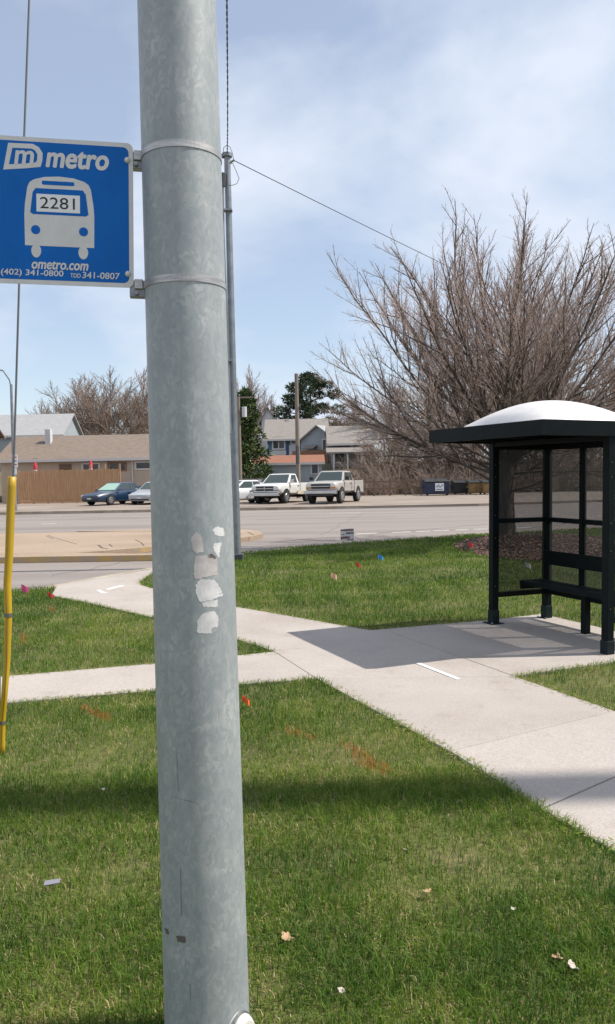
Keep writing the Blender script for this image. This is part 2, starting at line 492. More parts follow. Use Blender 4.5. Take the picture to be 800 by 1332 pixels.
# lawns (soil sheets; the blades grow on them further down)
LAWN_FRONT = [aL_end] + A_L[::-1][:] + [g2(240, 897), g2(0, 917), bl2, (-14, bl2[1]), (-14, -6), (2, -6)]
LAWN_FRONT = [aL_end, g2(800, 1112), g2(690, 1045), g2(560, 965), g2(412, 884.5), g2(240, 897), g2(0, 917), bl2, (-13.5, -8), (3.0, -8)]
LAWN_CORNER = [g2(357, 849), g2(270, 820.3), g2(225, 810.5), g2(130, 789), g2(66, 776), g2(70, 764), g2(0, 770), (-8.9, 11.1), (-12.2, 8), bh2, g2(0, 882), g2(240, 861.5)]
back_kerb = [p for p in kline if p[1] > 14.0 and p[0] > g2(192, 745)[0] and p[0] < 26]
LAWN_BACK = [ramp_hi[0]] + ramp_hi[1:] + back_kerb + [(26, 25), (26, 4), (3.6, 3.2)]
LAWN_BACK = ramp_hi[:] + back_kerb + [(26, 8), pad_back_end, pad_far[2], pad_far[1]]
LAWN_SIDE = [g2(668, 881), g2(800, 927), aR_end, (aR_end[0] + 8, aR_end[1]), (26, 8), pad_back_end]
for nm, pl in (('lawn', LAWN_FRONT), ('lawn', LAWN_CORNER), ('lawn', LAWN_BACK), ('lawn', LAWN_SIDE)):
    tag(slab(nm, pl, M_SOIL, -0.004, -0.17), kind='structure')
#__PART2__
# ------------------------------------------------------------------ big galvanized pole with the bus sign
def galvanized(name, dark=False):
    m = bpy.data.materials.new(name); m.use_nodes = True
    t, nn, ll, b = nodes_of(m)
    tcn = nn.new('ShaderNodeTexCoord'); mp = nn.new('ShaderNodeMapping'); mp.inputs['Scale'].default_value = (1, 1, .62)
    ll.new(tcn.outputs['Object'], mp.inputs[0])
    nz = nn.new('ShaderNodeTexNoise'); nz.inputs['Scale'].default_value = 30; nz.inputs['Detail'].default_value = 4
    ll.new(mp.outputs[0], nz.inputs['Vector'])
    mxv = nn.new('ShaderNodeMix'); mxv.data_type = 'RGBA'; mxv.blend_type = 'ADD'; mxv.inputs['Factor'].default_value = .05
    ll.new(mp.outputs[0], mxv.inputs['A']); ll.new(nz.outputs['Color'], mxv.inputs['B'])
    vo = nn.new('ShaderNodeTexVoronoi'); vo.inputs['Scale'].default_value = 95; vo.feature = 'F1'
    ll.new(mxv.outputs['Result'], vo.inputs['Vector'])
    sp = nn.new('ShaderNodeSeparateColor'); ll.new(vo.outputs['Color'], sp.inputs[0])
    big = nn.new('ShaderNodeTexNoise'); big.inputs['Scale'].default_value = 9; big.inputs['Detail'].default_value = 6; big.inputs['Roughness'].default_value = .65
    ll.new(mp.outputs[0], big.inputs['Vector'])
    # flakes: a minority of cells come out pale, more of them where the large noise is high
    ad = nn.new('ShaderNodeMath'); ad.operation = 'MULTIPLY_ADD'; ad.inputs[1].default_value = .30
    ll.new(sp.outputs[0], ad.inputs[0]); ll.new(big.outputs['Fac'], ad.inputs[2])
    r = nn.new('ShaderNodeValToRGB'); e = r.color_ramp.elements
    e[0].position = .45; e[0].color = (.25, .278, .288, 1)
    e[1].position = .98; e[1].color = (.41, .43, .43, 1)
    x = e.new(.66); x.color = (.285, .31, .316, 1)
    x = e.new(.80); x.color = (.325, .348, .35, 1)
    ll.new(ad.outputs[0], r.inputs[0])
    # scattered small dark scuffs
    sc = nn.new('ShaderNodeTexNoise'); sc.inputs['Scale'].default_value = 16; sc.inputs['Detail'].default_value = 9; sc.inputs['Roughness'].default_value = .8
    ll.new(tcn.outputs['Object'], sc.inputs['Vector'])
    r2 = nn.new('ShaderNodeValToRGB'); r2.color_ramp.elements[0].position = .25; r2.color_ramp.elements[0].color = (.45, .45, .45, 1)
    r2.color_ramp.elements[1].position = .36; r2.color_ramp.elements[1].color = (1, 1, 1, 1)
    ll.new(sc.outputs['Fac'], r2.inputs[0])
    mu = nn.new('ShaderNodeMix'); mu.data_type = 'RGBA'; mu.blend_type = 'MULTIPLY'; mu.inputs['Factor'].default_value = 1
    ll.new(r.outputs[0], mu.inputs['A']); ll.new(r2.outputs[0], mu.inputs['B'])
    ll.new(mu.outputs['Result'], b.inputs['Base Color'])
    b.inputs['Metallic'].default_value = .12; b.inputs['Roughness'].default_value = .5
    bp = nn.new('ShaderNodeBump'); bp.inputs['Strength'].default_value = .12; bp.inputs['Distance'].default_value = .004
    ll.new(big.outputs['Fac'], bp.inputs['Height']); ll.new(bp.outputs[0], b.inputs['Normal'])
    MATS[name] = m
    return m
M_GALV = galvanized('galvanized_steel')
M_STEEL = mat('steel_band', (.42, .40, .38), .42, .8, var=.25, scale=14, stretch=(1, 1, 6))
M_BRACKET = mat('zinc_bracket', (.30, .31, .32), .5, .7, var=.2, scale=30)
M_PAPER = mat('torn_paper', (.56, .55, .55), .85, var=.13, scale=28)
M_PAPER2 = mat('torn_paper_brownish', (.45, .42, .41), .85, var=.14, scale=28)
M_GLUE = mat('glue_edge', (.10, .085, .075), .9)
M_SIGNW = mat('sign_white', (.60, .585, .57), .55, var=.05, scale=20)
M_SIGNB = mat('sign_blue', (.0015, .115, .43), .6, var=.07, scale=9, spec=.2)
M_BLACKINK = mat('black_ink', (.02, .02, .02), .7)
M_LABELW = mat('label_white', (.74, .74, .75), .6)
M_WHITECAP = mat('weathered_white_cover', (.66, .64, .58), .6, var=.08, scale=10)

PD = 2.35
pole_base = P(270, 1332, PD)
pole_ax = Vector((pole_base.x, PD, gz(PD)))
pole_top_px = P(230, 0, PD)
R0 = .1262; TAPER = (.1262 - .1105) / (pole_top_px.z)
def prad(z):
    return R0 - TAPER * z
pole_lean = (pole_top_px.x - pole_ax.x) / pole_top_px.z
pole = thing('light_pole', 'thick tapered galvanized steel pole holding the blue bus stop sign', 'pole', pole_ax)
mb = MB(); mb.tube([(pole_lean * z, 0, z) for z in (-.05, .5, 1.5, 2.5, 3.5, 5, 7.5)], [prad(z) for z in (-.05, .5, 1.5, 2.5, 3.5, 5, 7.5)], 64)
mb.build('shaft', M_GALV, pole, smooth=True)
# round-topped white cover at the foot, seen past the pole's right side
mb = MB()
th = R(-38)
Mc = Matrix.Translation((math.cos(th) * .115, math.sin(th) * .115, .022)) @ Matrix.Rotation(th, 4, 'Z')
prof = [(-.06, -.06)] + [(.06 * math.cos(a), .13 * math.sin(a)) for a in [math.pi * k / 14 for k in range(15)]][::-1] + [(.06, -.06)]
ring = lambda off, sc: [Mc @ Vector((off, p[0] * sc, p[1] * sc)) for p in prof]
mb.loft([ring(-.02, 1), ring(.03, 1), ring(.045, .9)])
cov = mb.build('foot_cover', M_WHITECAP, pole, smooth=True)
mb = MB(); mb.loft([[Mc @ Vector((.018, p[0] * s_, p[1] * s_)) for p in prof] for s_ in (1.0, 1.06)] + [[Mc @ Vector((.026, p[0] * s_, p[1] * s_)) for p in prof] for s_ in (1.06, 1.0)], cap=False)
mb.build('rim', M_BRACKET, cov)

def on_pole(px, py, off=0.0):
    """the point of the pole's front that a photo pixel shows"""
    d = ray(px, py); o = Vector((0, 0, CAM_H))
    lo = None
    ax0 = pole_ax
    t = (PD - .2) / d.y
    for _ in range(60):
        p = o + d * t
        z = p.z - ax0.z
        c = Vector((ax0.x + pole_lean * z, ax0.y))
        dist = (Vector((p.x, p.y)) - c).length - (prad(z) + off)
        if abs(dist) < 1e-5: break
        t += dist * .8 / d.y
    return p - ax0
def patch(outline, m, off, name, parent=pole, rough=.8):
    """a thin scrap following the pole; outline in photo pixels"""
    rr = random.Random(int(outline[0][0] * 10))
    pts = []
    n = len(outline)
    for i in range(n):
        a = Vector(outline[i]); b = Vector(outline[(i + 1) % n])
        k = max(1, int((b - a).length / 1.4))
        for j in range(k):
            q = a + (b - a) * (j / k)
            pts.append((q.x + rr.uniform(-rough, rough), q.y + rr.uniform(-rough, rough)))
    cx = sum(p[0] for p in pts) / len(pts); cy = sum(p[1] for p in pts) / len(pts)
    mb = MB(); rings = []
    for s_, o_ in ((1.0, 0.0001), (1.0, off), (.6, off), (.25, off)):
        rings.append([on_pole(cx + (x - cx) * s_, cy + (y - cy) * s_, o_) for x, y in pts])
    mb.loft(rings, cap=False)
    nn_ = len(pts)
    mb.f.append(tuple(range(3 * nn_, 4 * nn_)))
    return mb.build(name, m, parent)
def zq(pts):   # coordinates read in the enlarged view of the stickers
    return [(180 + x * .2, 660 + y * .2) for x, y in pts]
patch(zq([(340, 200), (375, 160), (405, 180), (425, 240), (425, 290), (375, 300), (352, 270)]), M_PAPER2, .0004, 'glue_trace')
patch(zq([(345, 208), (372, 178), (405, 185), (420, 250), (418, 288), (380, 298), (355, 262)]), M_PAPER2, .0005, 'sticker_scrap')
patch(zq([(480, 140), (520, 122), (555, 140), (560, 180), (530, 190), (500, 178)]), M_PAPER, .0004, 'sticker_scrap')
patch(zq([(488, 238), (540, 226), (524, 330), (490, 280)]), M_PAPER, .0004, 'sticker_scrap')
patch(zq([(440, 312), (475, 300), (510, 322), (500, 335), (450, 325)]), M_GLUE, .0004, 'glue_trace')
patch(zq([(368, 320), (440, 308), (515, 330), (514, 438), (372, 468), (360, 440)]), M_PAPER2, .0004, 'sticker_scrap')
patch(zq([(372, 500), (410, 466), (490, 470), (520, 500), (552, 572), (470, 605), (402, 616), (376, 560)]), M_PAPER, .0004, 'sticker_scrap')
patch(zq([(412, 622), (515, 598), (520, 640), (500, 650), (420, 645)]), M_PAPER, .0004, 'sticker_scrap')
patch(zq([(385, 730), (420, 688), (498, 676), (520, 710), (518, 775), (480, 785), (478, 820), (380, 815)]), M_PAPER, .0004, 'sticker_scrap')
for ol in ([(229, 1217), (241, 1218), (242, 1227), (231, 1225)], [(214, 1207), (219, 1209), (220, 1216), (216, 1214)]):
    patch(ol, M_GLUE, .0004, 'dark_scuff', rough=.6)
for a, b in (((230, 978), (230.6, 1000)), ((231, 1005), (231.7, 1030)), ((235, 1128), (236, 1192)), ((247, 1280), (248, 1302)), ((226, 1037), (254, 1044))):
    wv = .22
    patch([(a[0] - wv, a[1]), (a[0] + wv, a[1] - .3), (b[0] + wv, b[1]), (b[0] - wv, b[1] + .6)], mat('scratch_grey', (.13, .145, .155), .8), .0003, 'scratch', rough=.2)

# sign: local x right, z up, faces -y; yawed so that its left edge is nearer
SW = .2035
sc_ = P(77.5, 276, PD - .045)
sign = thing('bus_stop_sign', 'blue and white square bus stop sign with bus pictogram and number 2281', 'sign', sc_)
sign.rotation_euler = (0, R(1.2), R(8.5))
def rrect(hw, hh, r, n=6, cx=0, cz=0):
    o = []
    for (sx, sz, a0) in ((1, 1, 0), (-1, 1, 90), (-1, -1, 180), (1, -1, 270)):
        for k in range(n + 1):
            a = R(a0 + 90 * k / n)
            o.append((cx + sx * (hw - r) + r * math.cos(a), cz + sz * (hh - r) + r * math.sin(a)))
    return o
def flat(outline, y0, y1, name, m, parent=sign):
    """outline in (x, z); y1 is the face towards the viewer (smaller y)"""
    n = len(outline)
    vv = [(x, y0, z) for x, z in outline] + [(x, y1, z) for x, z in outline]
    fs = [tuple(range(n)), tuple(range(2 * n - 1, n - 1, -1))] + [(i, (i + 1) % n, (i + 1) % n + n, i + n) for i in range(n)]
    return MB().add(vv, fs).build(name, m, parent)
cm = .01 * SW / .203
panel = flat(rrect(SW, SW, .018), .0025, 0, 'panel', M_SIGNW)
flat([(x, z) for x, z in rrect(SW - .0125, SW - .0125, .016)], .0005, -.0006, 'blue_field', M_SIGNB)
def text(body, x0, x1, zc, height, name, m, bold=0.0, shear=0.0, y=-.0016, parent=sign):
    cu = bpy.data.curves.new(name, 'FONT'); cu.body = body; cu.size = 1; cu.shear = shear
    cu.extrude = 0; cu.resolution_u = 4
    to = bpy.data.objects.new('tmp_text', cu); col.objects.link(to)
    bpy.context.view_layer.update()
    me = bpy.data.meshes.new_from_object(to)
    bpy.data.objects.remove(to)
    co = np.array([v.co[:] for v in me.vertices])
    mn, mxx = co.min(0), co.max(0)
    sx = (x1 - x0) / (mxx[0] - mn[0]); sz = height / (mxx[1] - mn[1])
    for v in me.vertices:
        v.co = ((v.co.x - mn[0]) * sx + x0, y, (v.co.y - (mn[1] + mxx[1]) / 2) * sz + zc)
    base = [tuple(v.co) for v in me.vertices]; faces = [tuple(p.vertices) for p in me.polygons]
    bpy.data.meshes.remove(me)
    mb = MB()
    k = 1 if not bold else 7
    for i in range(k):          # heavier strokes: the same outline printed a hair aside
        a_ = 2 * math.pi * i / 6
        dx, dz = (0, 0) if i == 0 else (bold * height * math.cos(a_), bold * height * math.sin(a_))
        mb.add([(x + dx, y_ - i * .00003, z + dz) for x, y_, z in base], faces)
    o = mb.build(name, m, parent, fix=False)
    return o
def C(pts):
    return [(x * cm, z * cm) for x, z in pts]
text('metro', -3.4 * cm, 13.4 * cm, 14.6 * cm, 4.5 * cm, 'lettering', M_SIGNW, .055, .18)
text('ometro.com', -7.6 * cm, 7.7 * cm, -14.9 * cm, 2.2 * cm, 'lettering', M_SIGNW, .045, .2)
text('(402) 341-0800', -15.9 * cm, .9 * cm, -17.35 * cm, 2.1 * cm, 'lettering', M_SIGNW, .022, .05)
text('TDD', 2.8 * cm, 5.6 * cm, -17.5 * cm, 1.15 * cm, 'lettering', M_SIGNW, .02)
text('341-0807', 6.1 * cm, 16.4 * cm, -17.25 * cm, 1.75 * cm, 'lettering', M_SIGNW, .022, .05)
# emblem: an open, slanted rounded frame around a slanted m
outer = [(-15.0, 10.9), (-13.6, 18.3), (-7.0, 18.4), (-5.4, 17.6), (-4.4, 16.0), (-4.5, 13.9), (-5.0, 12.2), (-9, 11.6)]
inner = [(-13.5, 12.4), (-12.5, 17.0), (-7.4, 17.1), (-6.4, 16.6), (-5.8, 15.6), (-5.9, 14.2), (-6.2, 13.4), (-9, 12.9)]
mb = MB()
n = len(outer)
vv = []
for y in (-.0006, -.0013):
    vv += [(x * cm, y, z * cm) for x, z in outer] + [(x * cm, y, z * cm) for x, z in inner]
fs = []
for i in range(n):
    j = (i + 1) % n
    fs += [(2 * n + i, 2 * n + j, 3 * n + j, 3 * n + i), (i, j, 2 * n + j, 2 * n + i), (n + j, n + i, 3 * n + i, 3 * n + j)]
mb.add(vv, fs).build('emblem_frame', M_SIGNW, sign, bevel=0)
text('m', -11.9 * cm, -6.9 * cm, 14.5 * cm, 3.6 * cm, 'emblem_letter', M_SIGNW, .05, .14)
# bus pictogram
bus = C([(-9.4, -9.6), (-9.5, -1), (-9.3, 2), (-8.6, 6.6), (-8.0, 7.9), (-6.8, 8.7), (-4, 9.5), (0, 9.8), (4, 9.5), (6.8, 8.7), (8.0, 7.9), (8.6, 6.6), (9.3, 2), (9.5, -1), (9.4, -9.6)])
pict = flat(bus[::-1], -.0006, -.0012, 'bus_pictogram', M_SIGNW)
for sx in (-1, 1):
    flat([(sx * 6.4 * cm + x, z) for x, z in [(1.35 * cm * math.cos(a), -10.9 * cm + 1.6 * cm * math.sin(a) * (1.0 if math.sin(a) > 0 else 1.25)) for a in [2 * math.pi * k / 20 for k in range(20)]]], -.0007, -.00125, 'wheel', M_SIGNW, pict)
    flat([(sx * 6.5 * cm + 1.25 * cm * math.cos(a), -5.2 * cm + 1.25 * cm * math.sin(a)) for a in [2 * math.pi * k / 24 for k in range(24)]], -.0012, -.0017, 'headlight', M_SIGNB, pict)
flat(rrect(4.4 * cm, .55 * cm, .4 * cm, 4, -.3 * cm, 7.9 * cm), -.0012, -.0017, 'destination_slot', M_SIGNB, pict)
flat(C([(-7.9, -.4), (-7.2, 5.2), (-6.4, 6.3), (6.4, 6.3), (7.2, 5.2), (7.9, -.4), (7.2, -.9), (-7.2, -.9)])[::-1], -.0012, -.0017, 'windscreen', M_SIGNB, pict)
flat(rrect(5.9 * cm, 2.45 * cm, .05 * cm, 2, -.3 * cm, 2.3 * cm), -.0017, -.0022, 'number_label', M_LABELW, pict)
text('2281', -5.2 * cm, 4.2 * cm, 2.35 * cm, 3.15 * cm, 'lettering', M_BLACKINK, 0.0, 0, y=-.0028)
# rivets, brackets, straps
for zz in (.155, -.165):
    mb = MB(); mb.sphere((SW - .016, -.001, zz), .0085, 10, 6); mb.build('rivet', M_SIGNW, sign, smooth=True)
sM = sign.matrix_basis.inverted()
def band(py_c, hgt, name='strap'):
    zc = on_pole(250, py_c).z
    mb = MB(); rings = []
    for k in range(64):
        a = 2 * math.pi * k / 64
        r_ = []
        for (dr, dz) in ((.0003, -hgt / 2), (.0022, -hgt / 2), (.0022, hgt / 2), (.0003, hgt / 2)):
            z = zc + dz
            q = Vector((pole_lean * z + (prad(z) + dr) * math.cos(a), (prad(z) + dr) * math.sin(a), z)) + pole_ax
            r_.append(sM @ q)
        rings.append(r_)
    rings.append(rings[0])
    mb.loft(rings, cap=False)
    return mb.build(name, M_STEEL, sign, smooth=False), zc
bpy.context.view_layer.update()
sM = (Matrix.Translation(sc_) @ sign.rotation_euler.to_matrix().to_4x4()).inverted()
for py_c, zz in ((187, .158), (361, -.19)):
    b_, zc = band(py_c, .019)
    q = sM @ (Vector((pole_lean * zc - prad(zc), 0, zc)) + pole_ax)
    mb = MB()
    x0 = SW - .012; x1 = q.x + .012
    mb.box(x0, x1, .004, .03, q.z - .028, q.z + .02)
    br = mb.build('bracket', M_BRACKET, sign, bevel=.002)
    mb = MB(); mb.box(SW + .002, SW + .026, -.003, .004, q.z - .006, q.z + .022)
    mb.build('clip', M_STEEL, br, bevel=.002)
    mb = MB(); mb.tube([(SW + .008, -.010, q.z - .018), (SW + .008, .02, q.z - .018)], .006, 6)
    mb.build('bolt', M_BRACKET, br)
#__PART3__
# ------------------------------------------------------------------ bus shelter
M_BLK = mat('black_green_paint', (.0035, .0068, .008), .5, spec=.12, var=.2, scale=8)
M_SLEEVE = mat('post_sleeve', (.007, .014, .016), .5, var=.3, scale=20, spec=.2)
M_DOME = mat('white_acrylic', (.60, .58, .57), .45, var=.06, scale=6)
def screen_mat():
    m = bpy.data.materials.new('perforated_screen'); m.use_nodes = True
    t, nn, ll, b = nodes_of(m)
    b.inputs['Specular IOR Level'].default_value = .1; b.inputs['Base Color'].default_value = (.008, .009, .009, 1); b.inputs['Roughness'].default_value = .5
    tcn = nn.new('ShaderNodeTexCoord'); mp = nn.new('ShaderNodeMapping')
    mp.inputs['Scale'].default_value = (1 / .0085, 1 / .0085, 1 / .0085)
    ll.new(tcn.outputs['Object'], mp.inputs[0])
    sp = nn.new('ShaderNodeSeparateXYZ'); ll.new(mp.outputs[0], sp.inputs[0])
    ad = nn.new('ShaderNodeMath'); ad.operation = 'ADD'; ll.new(sp.outputs['X'], ad.inputs[0]); ll.new(sp.outputs['Y'], ad.inputs[1])
    def hole(src):
        f = nn.new('ShaderNodeMath'); f.operation = 'FRACT'; ll.new(src, f.inputs[0])
        s1 = nn.new('ShaderNodeMath'); s1.operation = 'SUBTRACT'; s1.inputs[1].default_value = .5; ll.new(f.outputs[0], s1.inputs[0])
        q = nn.new('ShaderNodeMath'); q.operation = 'MULTIPLY'; ll.new(s1.outputs[0], q.inputs[0]); ll.new(s1.outputs[0], q.inputs[1])
        return q
    a1 = hole(ad.outputs[0]); a2 = hole(sp.outputs['Z'])
    su = nn.new('ShaderNodeMath'); su.operation = 'ADD'; ll.new(a1.outputs[0], su.inputs[0]); ll.new(a2.outputs[0], su.inputs[1])
    lt = nn.new('ShaderNodeMath'); lt.operation = 'LESS_THAN'; lt.inputs[1].default_value = .074; ll.new(su.outputs[0], lt.inputs[0])
    tr = nn.new('ShaderNodeBsdfTransparent'); tl = nn.new('ShaderNodeBsdfTranslucent'); tl.inputs[0].default_value = (.05, .05, .048, 1)
    m1 = nn.new('ShaderNodeMixShader'); m1.inputs[0].default_value = .35
    ll.new(b.outputs[0], m1.inputs[1]); ll.new(tl.outputs[0], m1.inputs[2])
    m2 = nn.new('ShaderNodeMixShader'); ll.new(lt.outputs[0], m2.inputs[0]); ll.new(m1.outputs[0], m2.inputs[1]); ll.new(tr.outputs[0], m2.inputs[2])
    ll.new(m2.outputs[0], nn['Material Output'].inputs['Surface'])
    return m
M_SCREEN = screen_mat()
FL = G(642, 812)
SL = (Vector(g2(790, 852)) - Vector(g2(642, 812))).length; SD = .73
sh = thing('bus_shelter', 'small black metal bus shelter with white domed roof and inner bench', 'bus shelter', (FL.x, FL.y, FL.z + .012), math.atan2(SH_U.y, SH_U.x))
sh.rotation_euler = (R(-.5), R(0.6), math.atan2(SH_U.y, SH_U.x))
RB = 1.985                                   # underside of the fascia
pw = .04
def dzl(x): return -SLOPE * .92 * x - .0105 * x  # ground falls towards the camera along the shelter
for (px_, py_) in ((0, 0), (SL, 0), (0, SD), (SL, SD)):
    zf = -.02 * (px_ / SL)
    mb = MB(); mb.box(px_ - pw, px_ + pw, py_ - pw, py_ + pw, zf - .01, RB + .05)
    po = mb.build('post', M_BLK, sh, bevel=.006)
    mb = MB(); mb.box(px_ - pw - .006, px_ + pw + .006, py_ - pw - .006, py_ + pw + .006, zf - .005, zf + .15)
    mb.build('sleeve', M_SLEEVE, po, bevel=.005)
    mb = MB(); mb.box(px_ - .085, px_ + .085, py_ - .085, py_ + .085, zf - .006, zf + .008)
    mb.build('base_plate', M_SLEEVE, po)
    for bx in (-.066, .066):
        mb = MB(); mb.tube([(px_ + bx, py_ - .066, zf), (px_ + bx, py_ - .066, zf + .022)], .009, 6); mb.build('bolt', M_BRACKET, po)
for (px_, py_) in ((0, 0), (SL, 0)):
    for z_ in (.42, .95, 1.2, 1.62, 1.75):
        MB().tube([(px_ + (pw + .001), py_ - .012, z_), (px_ + pw + .007, py_ - .012, z_)], .0055, 6).build('bolt', mat('dull_bolt', (.12, .12, .125), .5, .5), sh)
        MB().tube([(px_ + .012, py_ - pw - .001, z_ + .06), (px_ + .012, py_ - pw - .009, z_ + .06)], .004, 6).build('bolt', M_SLEEVE, sh)
mull = [SL / 3, 2 * SL / 3]
for t_ in mull:
    mb = MB(); mb.box(t_ - .028, t_ + .028, SD - .028, SD + .028, .29, RB + .02); mb.build('mullion', M_BLK, sh, bevel=.004)
def rail(x0, x1, y0, y1, z, h, name='rail'):
    mb = MB(); mb.box(x0, x1, y0, y1, z - h / 2, z + h / 2); return mb.build(name, M_BLK, sh, bevel=.004)
ZB, ZM, ZT = .315, 1.135, 1.955
for z, h in ((ZB, .055), (ZM, .05), (ZT, .07)):
    for k, (x0, x1) in enumerate(((pw, mull[0] - .028), (mull[0] + .028, mull[1] - .028), (mull[1] + .028, SL - pw))):
        rail(x0 + .001, x1 - .001, SD - .022, SD + .022, z, h)
    for xx in (0, SL):
        rail(xx - .022, xx + .022, pw + .001, SD - pw - .001, z, h)
rail(pw + .001, SL - pw - .001, -.03, .03, ZT + .02, .05, 'header')
for (z0, z1) in ((ZB + .0275, ZM - .025), (ZM + .025, ZT - .035)):
    for (x0, x1) in ((pw, mull[0] - .028), (mull[0] + .028, mull[1] - .028), (mull[1] + .028, SL - pw)):
        mb = MB(); mb.add([(x0, SD + .005, z0), (x1, SD + .005, z0), (x1, SD + .005, z1), (x0, SD + .005, z1)], [(0, 1, 2, 3)]); mb.build('screen_panel', M_SCREEN, sh)
    for xx in (0, SL):
        mb = MB(); mb.add([(xx, pw, z0), (xx, SD - pw, z0), (xx, SD - pw, z1), (xx, pw, z1)], [(0, 1, 2, 3)]); mb.build('screen_panel', M_SCREEN, sh)
# bench
bench = MB().box(.06, SL - .06, .30, .36, .425, .47).build('bench', M_BLK, sh, bevel=.006)
for k in range(3):
    y0 = .366 + k * .088
    MB().box(.06, SL - .06, y0, y0 + .08, .435, .468).build('seat_slat', M_BLK, bench, bevel=.005)
MB().box(.045, SL - .045, .64, .672, .635, .79).build('backrest', M_BLK, bench, bevel=.006)
for xx in (.07, SL - .10):
    MB().box(xx, xx + .03, .30, SD - .045, .375, .424).build('bench_arm', M_BLK, bench)
lg = MB().box(SL * .53 - .035, SL * .53 + .035, .44, .51, -.01, .424).build('bench_leg', M_BLK, bench, bevel=.004)
MB().box(SL * .53 - .07, SL * .53 + .07, .41, .54, -.012, .008).build('base_plate', M_SLEEVE, bench)
# roof: fascia ring, soffit, dome
OV = .80; X0r, X1r, Y0r, Y1r = -.05, SL + .06, -OV, SD + .07
roof = MB()
ft = .03
roof.box(X0r, X1r, Y0r, Y0r + ft, RB, RB + .135); roof.box(X0r, X1r, Y1r - ft, Y1r, RB, RB + .135)
roof.box(X0r, X0r + ft, Y0r + ft, Y1r - ft, RB, RB + .135); roof.box(X1r - ft, X1r, Y0r + ft, Y1r - ft, RB, RB + .135)
roof = roof.build('roof', M_BLK, sh)
MB().box(X0r + ft, X1r - ft, Y0r + ft, Y1r - ft, RB + .06, RB + .072).build('soffit', M_BLK, roof)
for xx in (X0r + .3, (X0r + X1r) / 2, X1r - .3):
    MB().box(xx - .02, xx + .02, Y0r + ft, Y1r - ft, RB + .015, RB + .059).build('roof_beam', M_BLK, roof)
mb = MB(); nu, nv = 22, 20; vv = []
ins = .20
for j in range(nv + 1):
    for i in range(nu + 1):
        a = 2 * i / nu - 1; b = 2 * j / nv - 1
        hgt = .26 * math.sqrt(max(0, (1 - abs(a) ** 2.0) * (1 - abs(b) ** 2.0)) + 0.0) ** 1.25
        vv.append((X0r + ins + (X1r - X0r - 2 * ins) * i / nu, Y0r + ins + (Y1r - Y0r - 2 * ins) * j / nv, RB + .132 + hgt))
fs = [(j * (nu + 1) + i, j * (nu + 1) + i + 1, (j + 1) * (nu + 1) + i + 1, (j + 1) * (nu + 1) + i) for j in range(nv) for i in range(nu)]
mb.add(vv, fs).build('dome', M_DOME, roof, smooth=True)

# ------------------------------------------------------------------ guy wire with yellow guard
M_YEL = mat('yellow_plastic', (.52, .33, .012), .45, color2=(.40, .25, .012), scale=5, stretch=(1, 1, .3))
M_WIRE = mat('guy_strand', (.16, .16, .165), .5, .6)
gd = 4.97
gp = [P(3, 984, gd), P(3, 940, gd), P(6, 900, gd - .02), P(9, 860, gd), P(11, 800, gd), P(9.5, 760, gd), P(12, 720, gd), P(14, 660, gd), P(15.5, 620, gd)]
guy = thing('guy_wire', 'steel guy wire anchored in the grass, wearing a bent yellow plastic guard', 'guy wire', tuple(gp[0]))
MB().tube([p - gp[0] for p in (P(4, 984, gd), P(7, 880, gd), P(18, 600, gd), P(27, 300, gd), P(38, 0, gd), P(60, -600, gd))], .0068, 6).build('strand', M_WIRE, guy, smooth=True)
sm = [tuple(p - gp[0]) for p in gp]
sm3 = []
for i in range(len(sm) - 1):
    for k in range(3):
        sm3.append(Vector(sm[i]).lerp(Vector(sm[i + 1]), k / 3))
sm3.append(Vector(sm[-1]))
gr = [.017 + .010 * i / (len(sm3) - 1) for i in range(len(sm3))]
g_ = MB().tube(sm3, gr, 14, cap=False).build('guard', M_YEL, guy, smooth=True)
so = g_.modifiers.new('wall', 'SOLIDIFY'); so.thickness = .004
for i in (3, 12):
    MB().tube([sm3[i] + Vector((0, 0, -.01)), sm3[i] + Vector((0, 0, .012))], [gr[i] + .003] * 2, 12, cap=False).build('wire_tie', M_WIRE, guy)
# seam lip running down the guard
MB().tube([p + Vector((.010 * math.sin(i * .25), -gr[i] * .95, 0)) for i, p in enumerate(sm3)], .003, 5).build('seam', mat('yellow_seam', (.25, .15, .01), .6), guy)

# ------------------------------------------------------------------ slender utility mast behind the big pole and its wires
M_MAST = mat('grey_mast', (.22, .24, .26), .5, .5, var=.15, scale=6)
M_CABLE = mat('black_cable', (.06, .062, .068), .7)
mb0 = G(309, 729)
mast = thing('utility_mast', 'slender grey metal utility mast just right of the big galvanized pole', 'utility pole', tuple(mb0))
md = mb0.y
mtop = P(295.5, 203, md) - mb0
MB().tube([(0, 0, -.1), mtop * .5, mtop], [.075, .07, .062], 16).build('shaft', M_MAST, mast, smooth=True)
MB().tube([mtop + Vector((0, 0, -.02)), mtop + Vector((0, 0, .05))], .1, 12).build('cap', M_MAST, mast)
con = [P(290.5, 245, md), P(291, 300, md), P(297, 460, md), P(300, 560, md)]
c_ = MB().tube([p - mb0 + Vector((0, -.1, 0)) for p in con], .028, 8).build('conduit', M_MAST, mast, smooth=True)
MB().tube([con[0] - mb0 + Vector((0, -.1, 0)), P(291, 228, md) - mb0 + Vector((0, -.1, 0))], [.05, .06], 8).build('weatherhead', M_CABLE, mast)
for yy in (275, 470):
    q = P(296, yy, md) - mb0
    MB().box(q.x - .13, q.x + .1, q.y - .13, q.y + .02, q.z - .015, q.z + .015).build('clamp', M_BRACKET, mast)
q = P(297, 213, md) - mb0
MB().tube([q, P(305, 208, md) - mb0], .022, 6).build('bracket_arm', M_MAST, mast)
MB().tube([P(290, 201, md) - mb0, P(290, 205, md) - mb0], .05, 8).build('insulator', M_CABLE, mast)
fb = P(309, 716, md) - mb0
